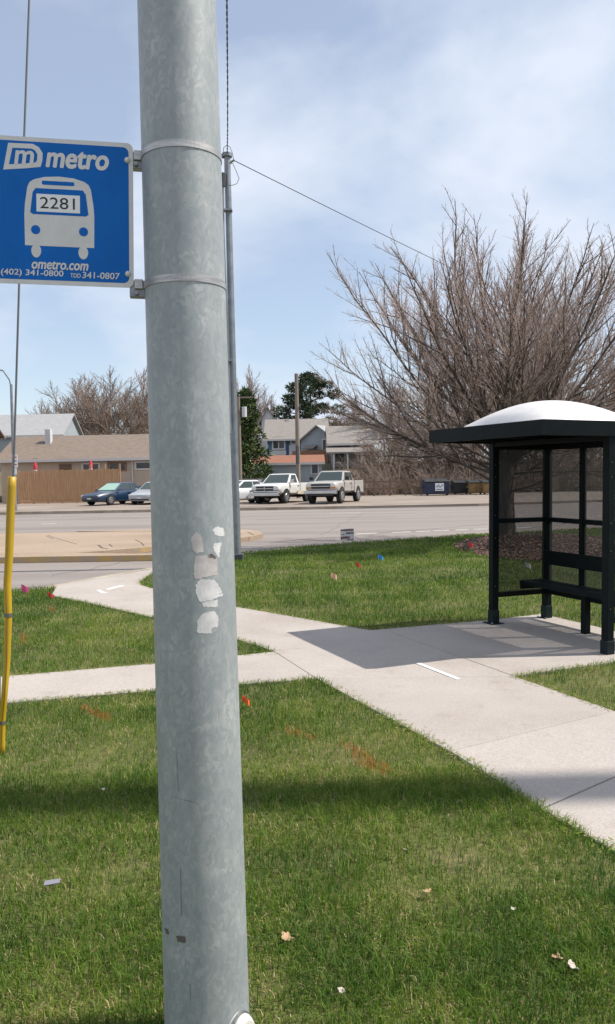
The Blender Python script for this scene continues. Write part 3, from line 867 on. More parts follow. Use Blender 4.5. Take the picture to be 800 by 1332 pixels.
MB().box(fb.x - .1, fb.x + .12, fb.y - .12, fb.y + .12, -.02, .14).build('foot', M_CABLE, mast, bevel=.02)
def hang(a, b, sag, n=24):
    a = Vector(a); b = Vector(b)
    return [a.lerp(b, i / n) - Vector((0, 0, 4 * sag * (i / n) * (1 - i / n))) for i in range(n + 1)]
def twist(pts, r, turns, ph):
    o = []
    n = len(pts)
    for i, p in enumerate(pts):
        t = (pts[min(i + 1, n - 1)] - pts[max(i - 1, 0)]).normalized()
        a = t.cross(Vector((1, 0, 0))).normalized(); b = t.cross(a)
        th_ = ph + turns * 2 * math.pi * i / (n - 1)
        o.append(p + a * r * math.cos(th_) + b * r * math.sin(th_))
    return o
ca = [P(295.5, 200, md), P(296, 170, md - 1.3), P(296, 110, 12.6), P(295.5, 55, 11.0), P(295, 0, 9.6), P(294, -90, 8), P(292, -300, 5.6)]
cpts = [Vector(p) for p in smooth_line([tuple(p) for p in ca], 1)] if False else ca
fine = []
for i in range(len(cpts) - 1):
    for k in range(12): fine.append(cpts[i].lerp(cpts[i + 1], k / 12))
fine.append(cpts[-1])
end3 = Vector((.6, -12, 10.2)); fine += [fine[-1].lerp(end3, k / 8) for k in range(1, 9)]
org = fine[0].copy()
cab = thing('overhead_cable', 'twisted overhead cable rising steeply from the slender mast towards the viewer', 'cable', tuple(org))
for ph in (0, math.pi):
    MB().tube([p - org for p in twist(fine, .008, 22, ph)], .0065, 5).build('conductor', M_CABLE, cab)
sa_ = P(303, 208, md); sb_ = P(905, 486, 62)
sd_ = thing('service_wire', 'thin overhead wire sloping from the mast down to the bare tree', 'cable', tuple(sa_))
MB().tube([p - sa_ for p in hang(sa_, sb_, .35, 40)], .009, 5).build('conductor', M_CABLE, sd_)
lp = [(297, 212), (303, 213), (307, 222), (311, 232), (308, 239), (302, 241), (297, 241)]
MB().tube([P(x, y, md - .1) - mb0 for x, y in lp], .006, 5).build('drip_loop', M_CABLE, mast)
lp = [(290, 200), (291, 192), (295, 189), (299, 191), (302, 198), (304, 207)]
MB().tube([P(x, y, md - .1) - mb0 for x, y in lp], .006, 5).build('drip_loop', M_CABLE, mast)

# unseen mast, guessed, added to cast the soft shadow band on lawn and walk
M_WOODP = mat('weathered_pole_wood', (.16, .13, .105), .9, color2=(.24, .205, .17), scale=8, stretch=(3, 3, .15), bump=.4, bscale=40)
py_sh = G(790, 1026).y
wp = thing('shadow_mast', 'guessed tall steel mast, unseen past the right edge, added to cast the lawn shadow band', 'mast', (15.0, py_sh + .18, gz(py_sh + .18)))
MB().tube([(0, 0, -.1), (0, 0, 5), (0, 0, 26)], [.22, .21, .20], 20).build('shaft', M_MAST, wp, smooth=True)
MB().tube([(0, 0, 0), (0, 0, .05)], .45, 20).build('flange', M_MAST, wp)
#__PART4__
# ------------------------------------------------------------------ grass
def grass_mat():
    m = bpy.data.materials.new('grass_blades'); m.use_nodes = True
    t, nn, ll, b = nodes_of(m)
    at = nn.new('ShaderNodeAttribute'); at.attribute_name = 'tone'
    r = nn.new('ShaderNodeValToRGB'); e = r.color_ramp.elements
    e[0].position = 0; e[0].color = (.036, .086, .013, 1)
    e[1].position = 1; e[1].color = (.60, .49, .28, 1)
    for p_, c_ in ((.30, (.075, .16, .016)), (.55, (.145, .23, .023)), (.78, (.24, .30, .042)), (.86, (.33, .28, .10))):
        x = e.new(p_); x.color = (*c_, 1)
    ll.new(at.outputs['Fac'], r.inputs[0])
    ap = nn.new('ShaderNodeAttribute'); ap.attribute_name = 'paint'
    mxn = nn.new('ShaderNodeMix'); mxn.data_type = 'RGBA'; mxn.inputs['B'].default_value = (.50, .12, .02, 1)
    ll.new(ap.outputs['Fac'], mxn.inputs['Factor']); ll.new(r.outputs[0], mxn.inputs['A'])
    ll.new(mxn.outputs['Result'], b.inputs['Base Color'])
    b.inputs['Roughness'].default_value = .55; b.inputs['Specular IOR Level'].default_value = .25
    tl = nn.new('ShaderNodeBsdfTranslucent'); ll.new(mxn.outputs['Result'], tl.inputs[0])
    ms = nn.new('ShaderNodeMixShader'); ms.inputs[0].default_value = .4
    ll.new(b.outputs[0], ms.inputs[1]); ll.new(tl.outputs[0], ms.inputs[2])
    ll.new(ms.outputs[0], nn['Material Output'].inputs['Surface'])
    return m
M_GRASS = grass_mat()
def in_poly(poly, x, y):
    c = np.zeros(len(x), bool); n = len(poly)
    for i in range(n):
        x0, y0 = poly[i]; x1, y1 = poly[(i + 1) % n]
        if y0 == y1: continue
        k = ((y0 > y) != (y1 > y)) & (x < (x1 - x0) * (y - y0) / (y1 - y0) + x0)
        c ^= k
    return c
def fnoise(x, y, s, seed):
    r = np.random.default_rng(seed); o = np.zeros_like(x); amp = 1.0; tot = 0
    for k in range(6):
        a = r.uniform(0, 6.28, 4); f = s * 1.6 ** k
        o += amp * (np.sin(f * (x * np.cos(a[0]) + y * np.sin(a[0])) + a[1]) * np.sin(f * 1.13 * (x * np.cos(a[2]) + y * np.sin(a[2])) + a[3]))
        tot += amp; amp *= .75
    return o / tot
PAINT = [[g2(*p) for p in pl] for pl in (
    ((440, 966), (462, 972), (508, 1000), (504, 1012), (470, 1000)), ((374, 948), (414, 962), (410, 966), (372, 954)),
    ((106, 918), (150, 932), (140, 940), (104, 926)), ((24, 823), (36, 826), (34, 840), (26, 838)), ((62, 790), (70, 790), (72, 796), (64, 796)))]
MULCH_C = Vector((5.35, 17.6)); MULCH_R = (2.0, 3.2)
def blades(poly, dens_fn, zones, hmin, hmax, width_k):
    edge = inset(poly, -.022)
    xs, ys = [], []
    x0 = min(p[0] for p in poly); x1 = max(p[0] for p in poly)
    for (ya, yb, dens) in zones:
        xa = max(x0, -.62 * yb - 1.0); xb = min(x1, .62 * yb + 1.0)
        n = int((yb - ya) * (xb - xa) * dens)
        x = RNG.uniform(xa, xb, n); y = RNG.uniform(ya, yb, n)
        k = in_poly(edge, x, y) & (np.abs(x) < .56 * y + .9)
        d2 = ((x - MULCH_C.x) / MULCH_R[0]) ** 2 + ((y - MULCH_C.y) / MULCH_R[1]) ** 2
        k &= d2 > 1.0 + .15 * np.sin(7 * np.arctan2(y - MULCH_C.y, x - MULCH_C.x))
        # thinner where the turf is worn
        k &= RNG.uniform(0, 1, n) < np.clip(.85 + .8 * fnoise(x, y, 3.1, 5), .3, 1)
        xs.append(x[k]); ys.append(y[k])
    x = np.concatenate(xs); y = np.concatenate(ys); n = len(x)
    patch_ = fnoise(x, y, 1.1, 3); fine_ = fnoise(x, y, 6.5, 9)
    tone = .36 + .34 * patch_ + .30 * fine_ + RNG.normal(0, .17, n)
    straw = RNG.uniform(0, 1, n) < np.clip(.07 + .85 * np.maximum(0, fine_ - .1) + .25 * np.maximum(0, patch_), 0, .75) * np.clip(1.5 - y / 14, .25, 1)
    tone = np.where(straw, RNG.uniform(.80, 1, n), np.clip(tone, 0, .78))
    hgt = RNG.uniform(hmin, hmax, n) * (1 + .6 * fnoise(x, y, 2.3, 21)) * np.where(straw, .75, 1.0)
    wid = (.0026 + .0009 * RNG.uniform(0, 1, n)) * np.maximum(1, y * width_k)
    az = RNG.uniform(0, 2 * np.pi, n); tilt = np.abs(RNG.normal(.55, .38, n)) + np.where(straw, .35, 0)
    fa = az + RNG.normal(np.pi / 2, .6, n)
    lx, ly = np.cos(az), np.sin(az); wx, wy = np.cos(fa), np.sin(fa)
    z0 = SLOPE * y - .004
    V = np.zeros((n, 5, 3))
    b1 = hgt * .55; o1 = b1 * np.sin(tilt) * .6; o2 = hgt * np.sin(tilt * 1.35); h2 = hgt * np.cos(np.minimum(tilt * 1.2, 1.35))
    for i, (w_, o_, z_) in enumerate(((-.5, 0, 0), (.5, 0, 0), (-.42, o1, b1 * np.cos(tilt * .6)), (.42, o1, b1 * np.cos(tilt * .6)), (0, o2, h2))):
        V[:, i, 0] = x + wx * wid * w_ + lx * o_
        V[:, i, 1] = y + wy * wid * w_ + ly * o_
        V[:, i, 2] = z0 + z_
    base = np.arange(n)[:, None] * 5
    Fc = np.concatenate([base + np.array([0, 1, 3]), base + np.array([0, 3, 2]), base + np.array([2, 3, 4])], 0)
    paint = np.zeros(n)
    for pl in PAINT:
        paint = np.maximum(paint, in_poly(pl, x, y) * (RNG.uniform(0, 1, n) < .55) * RNG.uniform(.5, 1, n))
    return V.reshape(-1, 3), Fc, np.repeat(tone, 5), np.repeat(paint, 5)
def lawn_grass(poly, zones, hmin, hmax, wk):
    V, Fc, tone, paint = blades(poly, None, zones, hmin, hmax, wk)
    o = np_mesh('grass', V, Fc, M_GRASS, attr={'tone': tone, 'paint': paint})
    return tag(o, kind='stuff')
lawn_grass(LAWN_FRONT, ((1.4, 2.2, 6000), (2.2, 3.2, 16000), (3.2, 4.6, 12000), (4.6, 7.0, 7000)), .025, .07, .20)
lawn_grass(LAWN_CORNER, ((6, 9, 3600), (9, 13.5, 2600)), .035, .08, .17)
lawn_grass(LAWN_SIDE, ((1.5, 6, 2500), (6, 8.5, 3200)), .035, .08, .17)
lawn_grass(LAWN_BACK, ((6, 9.5, 3000), (9.5, 13, 2200), (13, 18, 1300), (18, 26, 800)), .035, .08, .16)

# dry clippings lying on the concrete along the lawn edges
def clippings(lines, per_m, spread):
    VV, tt = [], []
    for ln in lines:
        for a_, b_ in zip(ln[:-1], ln[1:]):
            a_ = np.array(a_); b_ = np.array(b_); L_ = np.linalg.norm(b_ - a_)
            if L_ < .01: continue
            n_ = int(L_ * per_m); t_ = RNG.uniform(0, 1, (n_, 1)); nrm_ = np.array([-(b_ - a_)[1], (b_ - a_)[0]]) / L_
            p_ = a_ + (b_ - a_) * t_ + nrm_ * RNG.normal(0, spread, (n_, 1))
            an_ = RNG.uniform(0, 6.28, n_); l2 = RNG.uniform(.012, .04, n_); w2 = RNG.uniform(.0015, .003, n_)
            V_ = np.zeros((n_, 4, 3))
            for i_, (u_, v_) in enumerate(((-1, -1), (1, -1), (1, 1), (-1, 1))):
                V_[:, i_, 0] = p_[:, 0] + u_ * l2 * np.cos(an_) / 2 - v_ * w2 * np.sin(an_)
                V_[:, i_, 1] = p_[:, 1] + u_ * l2 * np.sin(an_) / 2 + v_ * w2 * np.cos(an_)
                V_[:, i_, 2] = SLOPE * p_[:, 1] + .019 + (u_ > 0) * RNG.uniform(0, .006, n_)
            VV.append(V_.reshape(-1, 3)); tt.append(np.repeat(RNG.uniform(.5, 1, n_), 4))
    V_ = np.concatenate(VV); t4 = np.concatenate(tt)
    return tag(np_mesh('grass_clippings', V_, np.arange(len(V_)).reshape(-1, 4), M_GRASS, attr={'tone': t4, 'paint': t4 * 0}), kind='stuff')
clippings([A_L + [aL_end], [g2(412, 884.5), g2(240, 897), g2(0, 917)], [g2(357, 849), g2(240, 861.5), g2(0, 882)], ramp_lo, ramp_hi, [g2(668, 881), g2(800, 927)], [g2(668, 881), pad_back_end], pad_far], 170, .035)

# ------------------------------------------------------------------ bare trees
def tubes_mesh(br):
    V = []; Fq = []; off = 0
    for pts, rad, n in br:
        pts = np.asarray(pts, float); rad = np.asarray(rad, float); k = len(pts)
        tan = np.gradient(pts, axis=0); tan /= np.linalg.norm(tan, axis=1, keepdims=True) + 1e-9
        ref = np.array([1.0, 0, 0]) if abs(tan[0, 0]) < .8 else np.array([0, 1.0, 0])
        a = ref - tan * (tan @ ref)[:, None]; a /= np.linalg.norm(a, axis=1, keepdims=True)
        b = np.cross(tan, a)
        ang = np.arange(n) * 2 * np.pi / n
        ring = pts[:, None, :] + rad[:, None, None] * (np.cos(ang)[None, :, None] * a[:, None, :] + np.sin(ang)[None, :, None] * b[:, None, :])
        V.append(ring.reshape(-1, 3))
        i = np.arange(k - 1)[:, None] * n; j = np.arange(n)[None, :]; j2 = (j + 1) % n
        Fq.append(np.stack([i + j, i + j2, i + n + j2, i + n + j], -1).reshape(-1, 4) + off)
        off += k * n
    return np.concatenate(V), np.concatenate(Fq)
def curve(rng, p, d, L, n, wob, up):
    pts = [np.array(p, float)]; d = np.array(d, float)
    for i in range(n):
        d = d + rng.normal(0, wob, 3); d[2] += up; d /= np.linalg.norm(d)
        pts.append(pts[-1] + d * L / n)
    return np.array(pts)
def side_dir(rng, d, ang):
    d = d / np.linalg.norm(d)
    r = rng.normal(0, 1, 3); r -= d * r.dot(d); r /= np.linalg.norm(r)
    return d * math.cos(ang) + r * math.sin(ang)
def fan_tree(seed, top, wide, low, n_limb, trunk_r, trunk_h, gaps, thick=1.0, amin=4, amax=85, limb_r=.30, lens=(2.6, .95, .34), upk=1.0, cx=0.0):
    """short trunk, straight limbs fanning out and up inside a domed outline, ever finer side shoots"""
    rng = np.random.default_rng(seed)
    cz = (top + low) / 2; hz = (top - low) / 2
    def reach(p, d):
        q = np.array([(p[0] - cx) / wide, p[1] / wide, (p[2] - cz) / hz]); e = np.array([d[0] / wide, d[1] / wide, d[2] / hz])
        A = e.dot(e); B = q.dot(e); Cc = q.dot(q) - 1
        D = B * B - A * Cc
        return max(0.0, (-B + math.sqrt(D)) / A) if D > 0 else 0.0
    ph3 = rng.uniform(0, 6.28, 3)
    def inside(p):
        a_ = np.arctan2(p[:, 1], p[:, 0])
        bump_ = 1 + .03 * np.sin(3 * a_ + ph3[0]) + .03 * np.sin(5 * a_ + ph3[1] + p[:, 2])
        return ((p[:, 0] - cx) / wide) ** 2 + (p[:, 1] / wide) ** 2 + ((p[:, 2] - cz) / hz) ** 2 < bump_
    trunk = [([(0, 0, -.15), (0.02, 0, .15), (.0, .02, trunk_h * .5), (.03, 0, trunk_h), (.03, .02, trunk_h * 1.4)], [trunk_r * 1.35, trunk_r * 1.08, trunk_r, trunk_r * .9, trunk_r * .4], 14)]
    limbs, subs, twigs, spurs = [], [], [], []
    ga = math.pi * (3 - math.sqrt(5))
    for i in range(n_limb):
        f = (i + .5) / n_limb
        an = R(amin + (amax - amin) * f ** .8) + rng.normal(0, .05)
        az = i * ga + rng.normal(0, .3)
        d = np.array([math.sin(an) * math.cos(az), math.sin(an) * math.sin(az), math.cos(an)])
        st = np.array([0.03, 0.01, trunk_h * rng.uniform(.8, 1.3) - .25 * f])
        L = reach(st, d) * rng.uniform(.82, .98)
        k = max(6, int(L / .4))
        r0 = trunk_r * limb_r * rng.uniform(.8, 1.2) * (1.0 - .35 * f)
        pts = curve(rng, st, d, L, k, .05, .022 * upk * (.2 + f))
        keep = max(4, int(inside(pts).sum()))
        pts = pts[:keep]; k = len(pts) - 1
        rad = r0 * (1 - np.linspace(0, 1, k + 1)) ** .75 + .006 * thick
        limbs.append((pts, rad, 6))
    def shoots(par, gap, lo, hi, lenf, ang, up, rmax, rtip, nside, store, start, wob):
        pts, rad, _ = par
        seg = np.linalg.norm(np.diff(pts, axis=0), axis=1); cum = np.concatenate([[0], np.cumsum(seg)]); L = cum[-1]
        s_ = L * start + rng.uniform(0, gap)
        while s_ < L * .985:
            i = min(max(np.searchsorted(cum, s_) - 1, 0), len(seg) - 1); t = (s_ - cum[i]) / seg[i]
            p = pts[i] * (1 - t) + pts[i + 1] * t; r = rad[i] * (1 - t) + rad[i + 1] * t
            d = side_dir(rng, pts[i + 1] - pts[i], rng.uniform(*ang))
            d[2] += up; d /= np.linalg.norm(d)
            l_ = min(hi, max(lo, lenf * (L - s_))) * rng.uniform(.5, 1.2)
            l_ = min(l_, max(lo * .6, reach(p, d) * rng.uniform(.85, 1.08)))
            k = max(2, int(l_ / .28))
            q = curve(rng, p, d, l_, k, wob, up * .25)
            kk = max(2, int(inside(q).sum())); q = q[:kk]; k = kk - 1
            store.append((q, np.linspace(min(r * .7, rmax), rtip * thick, k + 1), nside))
            s_ += gap * rng.uniform(.5, 1.5)
    for l in limbs: shoots(l, gaps[0], .7, lens[0], .8, (.3, .85), .16 * upk, .028 * thick, .0045, 4, subs, .2, .07)
    for l in limbs + subs: shoots(l, gaps[1], .18, lens[1], .6, (.3, .85), .2 * upk, .011 * thick, .0036, 3, twigs, .22, .08)
    if gaps[2]:
        for l in subs + twigs: shoots(l, gaps[2], .07, lens[2], .6, (.35, 1.0), .15 * upk, .0058 * thick, .0034, 3, spurs, .2, .08)
    return trunk, limbs + subs, twigs + spurs
def bark(name, c1, c2, sc=12):
    return mat(name, c1, .9, color2=c2, scale=sc, stretch=(1, 1, .25), bump=.5, bscale=50)
M_BARK = bark('bark', (.065, .05, .042), (.13, .105, .09))
M_TWIG = mat('twigs', (.27, .195, .168), .85, color2=(.42, .325, .285), scale=3)
M_TWIG2 = mat('far_twigs', (.19, .14, .112), .9, color2=(.29, .22, .18), scale=1.2)
def place_tree(name, label, loc, parts, mats, group=None, rz=0.0):
    t = thing(name, label, 'tree', loc, rz, group)
    V, Fq = tubes_mesh(parts[0]); np_mesh('trunk', V, Fq, mats[0], t, smooth=True)
    V, Fq = tubes_mesh(parts[1]); np_mesh('limbs', V, Fq, mats[0], t, smooth=True)
    V, Fq = tubes_mesh(parts[2]); np_mesh('crown', V, Fq, mats[1], t, smooth=True)
    return t
TREE = Vector((G(657, 700).x, 19.6, 0)); TREE.x = P(657, 690, 19.6).x; TREE.z = gz(19.6)
place_tree('bare_tree', 'big leafless tree with fanned upright branches behind the bus shelter', tuple(TREE),
           fan_tree(12, 8.35, 5.4, .7, 46, .23, 1.75, (.30, .165, .10), .82, limb_r=.20, lens=(3.0, 1.05, .36), upk=.95, amax=84, cx=-.45), (M_BARK, M_TWIG))

# mulch bed round its foot
M_MULCH = two_noise_mat('mulch', [(.05, .03, .022), (.10, .058, .042), (.17, .11, .085)], 6, 40, .95, .8, 60)
mb = MB(); ring_n = 40
rings = []
for (f, h) in ((1.0, 0.0), (.8, .09), (.5, .17), (.2, .22), (.02, .23)):
    rings.append([(MULCH_C.x + MULCH_R[0] * f * (1 + .05 * math.sin(5 * a)) * math.cos(a), MULCH_C.y + MULCH_R[1] * f * math.sin(a),
                   gz(MULCH_C.y + MULCH_R[1] * f * math.sin(a)) + h + .002) for a in [2 * math.pi * k / ring_n for k in range(ring_n)]])
mb.loft(rings, cap=False)
tag(mb.build('mulch_bed', M_MULCH, smooth=True), kind='structure')
n = 9000
th_ = RNG.uniform(0, 2 * np.pi, n); rr = np.sqrt(RNG.uniform(0, 1.08, n))
x = MULCH_C.x + MULCH_R[0] * rr * np.cos(th_); y = MULCH_C.y + MULCH_R[1] * rr * np.sin(th_)
z = SLOPE * y + np.interp(rr, [0, .2, .5, .8, 1, 1.1], [.23, .22, .17, .09, .004, .004]) + RNG.uniform(0, .03, n)
V = np.zeros((n, 4, 3)); a = RNG.uniform(0, 6.28, n); L = RNG.uniform(.03, .08, n); W = RNG.uniform(.012, .03, n); tz = RNG.uniform(-.5, .5, n)
for i, (u, v) in enumerate(((-1, -1), (1, -1), (1, 1), (-1, 1))):
    V[:, i, 0] = x + u * L * np.cos(a) / 2 - v * W * np.sin(a) / 2
    V[:, i, 1] = y + u * L * np.sin(a) / 2 + v * W * np.cos(a) / 2
    V[:, i, 2] = z + u * L * tz / 2 + v * W * RNG.uniform(-.4, .4, n)
def chip_mat():
    m = bpy.data.materials.new('wood_chips'); m.use_nodes = True
    t, nn, ll, b = nodes_of(m)
    at = nn.new('ShaderNodeAttribute'); at.attribute_name = 'tone'
    r = nn.new('ShaderNodeValToRGB'); e = r.color_ramp.elements
    e[0].color = (.05, .03, .025, 1); e[1].color = (.36, .27, .22, 1); xx = e.new(.6); xx.color = (.15, .085, .065, 1)
    ll.new(at.outputs['Fac'], r.inputs[0]); ll.new(r.outputs[0], b.inputs['Base Color']); b.inputs['Roughness'].default_value = .9
    return m
tag(np_mesh('wood_chips', V.reshape(-1, 3), np.arange(n * 4).reshape(-1, 4), chip_mat(), attr={'tone': np.repeat(RNG.uniform(0, 1, n) ** 1.5, 4)}), kind='stuff')
#__PART5__
# ------------------------------------------------------------------ far side: buildings
def wall_mat(name, c, var=.06, sc=1.5): return mat(name, c, .9, var=var, scale=sc, bump=.15, bscale=20)
def shingle(name, c1, c2):
    m = mat(name, c1, .95, color2=c2, scale=2.5, stretch=(1, 3, 3), bump=.5, bscale=14)
    return m
M_TAN = wall_mat('tan_stucco', (.44, .36, .28)); M_BLUEW = wall_mat('blue_siding', (.085, .15, .23), .12); M_WHW = wall_mat('white_siding', (.50, .50, .51))
M_GREYW = wall_mat('grey_siding', (.30, .33, .36)); M_PALE = wall_mat('pale_siding', (.36, .34, .33))
M_SH_BROWN = shingle('brown_shingles', (.15, .115, .09), (.21, .165, .135)); M_SH_GREY = shingle('grey_shingles', (.27, .27, .275), (.34, .34, .345))
M_SH_TAUPE = shingle('taupe_shingles', (.185, .165, .15), (.25, .225, .205)); M_SH_RED = shingle('orange_red_shingles', (.20, .085, .05), (.27, .12, .075))
M_TRIM = mat('white_trim', (.58, .56, .54), .7); M_GLASS = mat('window_glass', (.03, .035, .045), .12, spec=.6); M_DARKDOOR = mat('brown_door', (.16, .10, .065), .7)
M_BRICK = mat('brown_brick', (.22, .12, .075), .9, var=.2, scale=6)
def gable_house(root, x0, x1, y0, y1, zb, ze, zr, axis, mw, mr, ov=.35, th=.14):
    """walls with gables and two roof slopes, in the root's local coordinates"""
    mb = MB()
    if axis == 'x':
        ym = (y0 + y1) / 2
        mb.add([(x0, y0, zb), (x1, y0, zb), (x1, y1, zb), (x0, y1, zb), (x0, y0, ze), (x1, y0, ze), (x1, y1, ze), (x0, y1, ze), (x0, ym, zr), (x1, ym, zr)],
               [(0, 1, 5, 4), (1, 2, 6, 9, 5), (2, 3, 7, 6), (3, 0, 4, 8, 7), (4, 5, 9, 8), (6, 7, 8, 9), (3, 2, 1, 0)])
    else:
        xm = (x0 + x1) / 2
        mb.add([(x0, y0, zb), (x1, y0, zb), (x1, y1, zb), (x0, y1, zb), (x0, y0, ze), (x1, y0, ze), (x1, y1, ze), (x0, y1, ze), (xm, y0, zr), (xm, y1, zr)],
               [(0, 1, 5, 8, 4), (1, 2, 6, 5), (2, 3, 7, 9, 6), (3, 0, 4, 7), (4, 8, 9, 7), (8, 5, 6, 9), (3, 2, 1, 0)])
    mb.build('wall', mw, root)
    rf = None
    for s_ in (-1, 1):
        mb = MB()
        if axis == 'x':
            ye = (y0 if s_ < 0 else y1); ym = (y0 + y1) / 2; sl = (zr - ze) / abs(ym - ye)
            yo = ye + s_ * ov; zo = ze - sl * ov + .02
            q = [(x0 - ov, yo, zo), (x1 + ov, yo, zo), (x1 + ov, ym, zr + .02), (x0 - ov, ym, zr + .02)]
        else:
            xe = (x0 if s_ < 0 else x1); xm = (x0 + x1) / 2; sl = (zr - ze) / abs(xm - xe)
            xo = xe + s_ * ov; zo = ze - sl * ov + .02
            q = [(xo, y0 - ov, zo), (xo, y1 + ov, zo), (xm, y1 + ov, zr + .02), (xm, y0 - ov, zr + .02)]
        mb.add(q + [(p[0], p[1], p[2] + th) for p in q], [(0, 1, 2, 3), (7, 6, 5, 4), (0, 4, 5, 1), (1, 5, 6, 2), (2, 6, 7, 3), (3, 7, 4, 0)])
        rf = mb.build('roof_slope', mr, root)
        mb = MB()
        if axis == 'x':
            mb.box(x0 - ov, x1 + ov, min(yo, yo + s_ * .05), max(yo, yo + s_ * .05), zo - .04, zo + th + .01); mb.build('gutter', M_TRIM, root)
    return rf
def window(root, xc, zc, w_, h_, y, cols_=1, m=None, frame=.09):
    """in a wall that faces -y"""
    f = MB()
    f.box(xc - w_ / 2 - frame, xc + w_ / 2 + frame, y - .05, y + .02, zc + h_ / 2, zc + h_ / 2 + frame)
    f.box(xc - w_ / 2 - frame, xc + w_ / 2 + frame, y - .07, y + .02, zc - h_ / 2 - frame, zc - h_ / 2)
    for sx in (-1, 1):
        f.box(xc + sx * (w_ / 2 + frame / 2) - frame / 2, xc + sx * (w_ / 2 + frame / 2) + frame / 2, y - .05, y + .02, zc - h_ / 2, zc + h_ / 2)
    for k in range(1, cols_):
        xx = xc - w_ / 2 + w_ * k / cols_
        f.box(xx - .05, xx + .05, y - .045, y + .02, zc - h_ / 2, zc + h_ / 2)
    wo = f.build('window', m or M_TRIM, root)
    for k in range(cols_):
        xa = xc - w_ / 2 + w_ * k / cols_ + .05; xb = xc - w_ / 2 + w_ * (k + 1) / cols_ - .05
        MB().box(xa, xb, y - .012, y - .004, zc - h_ / 2, zc + h_ / 2).build('pane', M_GLASS, wo)
    return wo
def Z(x, y, d): return P(x, y, d).z
def X(x, y, d): return P(x, y, d).x

# long tan building
bd = 60.0
bx0, bx1 = X(1, 600, bd), X(330, 600, bd) - 7
b0 = thing('tan_building', 'long low tan building with brown shingle roof behind the wooden fence', 'building', (0, bd, 0))
ze = Z(100, 597, bd)
gable_house(b0, bx0, bx1, 0, 8.6, gz(bd) - .2, ze, Z(100, 569, bd + 4.3), 'x', M_TAN, M_SH_BROWN, .4)
for (px0, px1, py0, py1, fr) in ((107, 129, 604, 611.5, 1), (141, 164, 603, 611, 2), (176, 197, 602, 609.5, 1)):
    window(b0, (X(px0, 605, bd) + X(px1, 605, bd)) / 2, (Z(px0, py0, bd) + Z(px0, py1, bd)) / 2, X(px1, 605, bd) - X(px0, 605, bd) - .1, Z(px0, py0, bd) - Z(px0, py1, bd), 0, fr, M_TRIM if px0 != 141 else M_BRICK, .1)
xa, xb = X(77, 605, bd), X(93, 605, bd)
MB().box(xa, xb, -.05, .05, gz(bd), Z(80, 604, bd)).build('door', M_DARKDOOR, b0)
for px_ in (47, 117, 141):
    xx = X(px_, 600, bd); MB().box(xx - .16, xx + .16, -.22, 0, Z(px_, 599.5, bd) - .05, Z(px_, 597.5, bd) + .06).build('wall_light', M_CABLE, b0)
xx = X(172, 600, bd)
MB().tube([(xx, -.06, gz(bd)), (xx, -.06, ze - .1)], .05, 8).build('downpipe', M_TRIM, b0)
xx = X(64, 570, bd + 3)
MB().box(xx - .2, xx + .2, 2.6, 3.2, ze + .6, Z(64, 559, bd + 3)).build('vent_stack', M_WHW, b0); MB().add([(xx - .2, 2.6, Z(64, 559, bd + 3)), (xx + .2, 2.6, Z(64, 559, bd + 3)), (xx + .2, 3.2, Z(64, 559, bd + 3)), (xx - .2, 3.2, Z(64, 559, bd + 3)), (xx, 2.9, Z(64, 555, bd + 3))], [(0, 1, 4), (1, 2, 4), (2, 3, 4), (3, 0, 4), (0, 3, 2, 1)]).build('vent_cap', M_SH_GREY, b0)
# its taller left neighbour, only a sliver in view
b1 = thing('corner_building', 'sliver of a taller tan building with dark blue awning at the left edge', 'building', (0, bd - 3, 0))
nx1 = X(-2, 600, bd + 6)
gable_house(b1, nx1 - 9, nx1, 0, 9, gz(bd) - .2, Z(2, 556, bd - 3), Z(2, 556, bd - 3) + 2.4, 'x', M_TAN, M_SH_BROWN, .45)
MB().add([(nx1 - 9, -.9, Z(2, 626, bd - 4)), (nx1 + .6, -.9, Z(2, 626, bd - 4)), (nx1 + .6, -.02, Z(2, 617, bd - 3)), (nx1 - 9, -.02, Z(2, 617, bd - 3)), (nx1 - 9, -.9, Z(2, 626, bd - 4) - .1), (nx1 + .6, -.9, Z(2, 626, bd - 4) - .1), (nx1 + .6, -.02, Z(2, 626, bd - 3)), (nx1 - 9, -.02, Z(2, 626, bd - 3))],
         [(0, 1, 2, 3), (0, 4, 5, 1), (1, 5, 6, 2), (4, 7, 6, 5), (0, 3, 7, 4)]).build('awning', mat('navy_canvas', (.02, .03, .05), .8), b1)
# pale grey roofed house behind it
hd = 78.0
h0 = thing('grey_roofed_house', 'house with wide pale grey roof rising behind the tan building', 'house', (0, hd, 0))
gx0, gx1 = X(-60, 565, hd), X(80, 565, hd)
gable_house(h0, gx0, gx1, 0, 7, hill_z(hd) - .3, Z(40, 566, hd), Z(40, 541, hd + 3.5), 'x', M_GREYW, M_SH_GREY, .3)
for px_ in (48, 70, 76):
    window(h0, X(px_, 567.5, hd), Z(px_, 568.5, hd), .8, .5, 0)

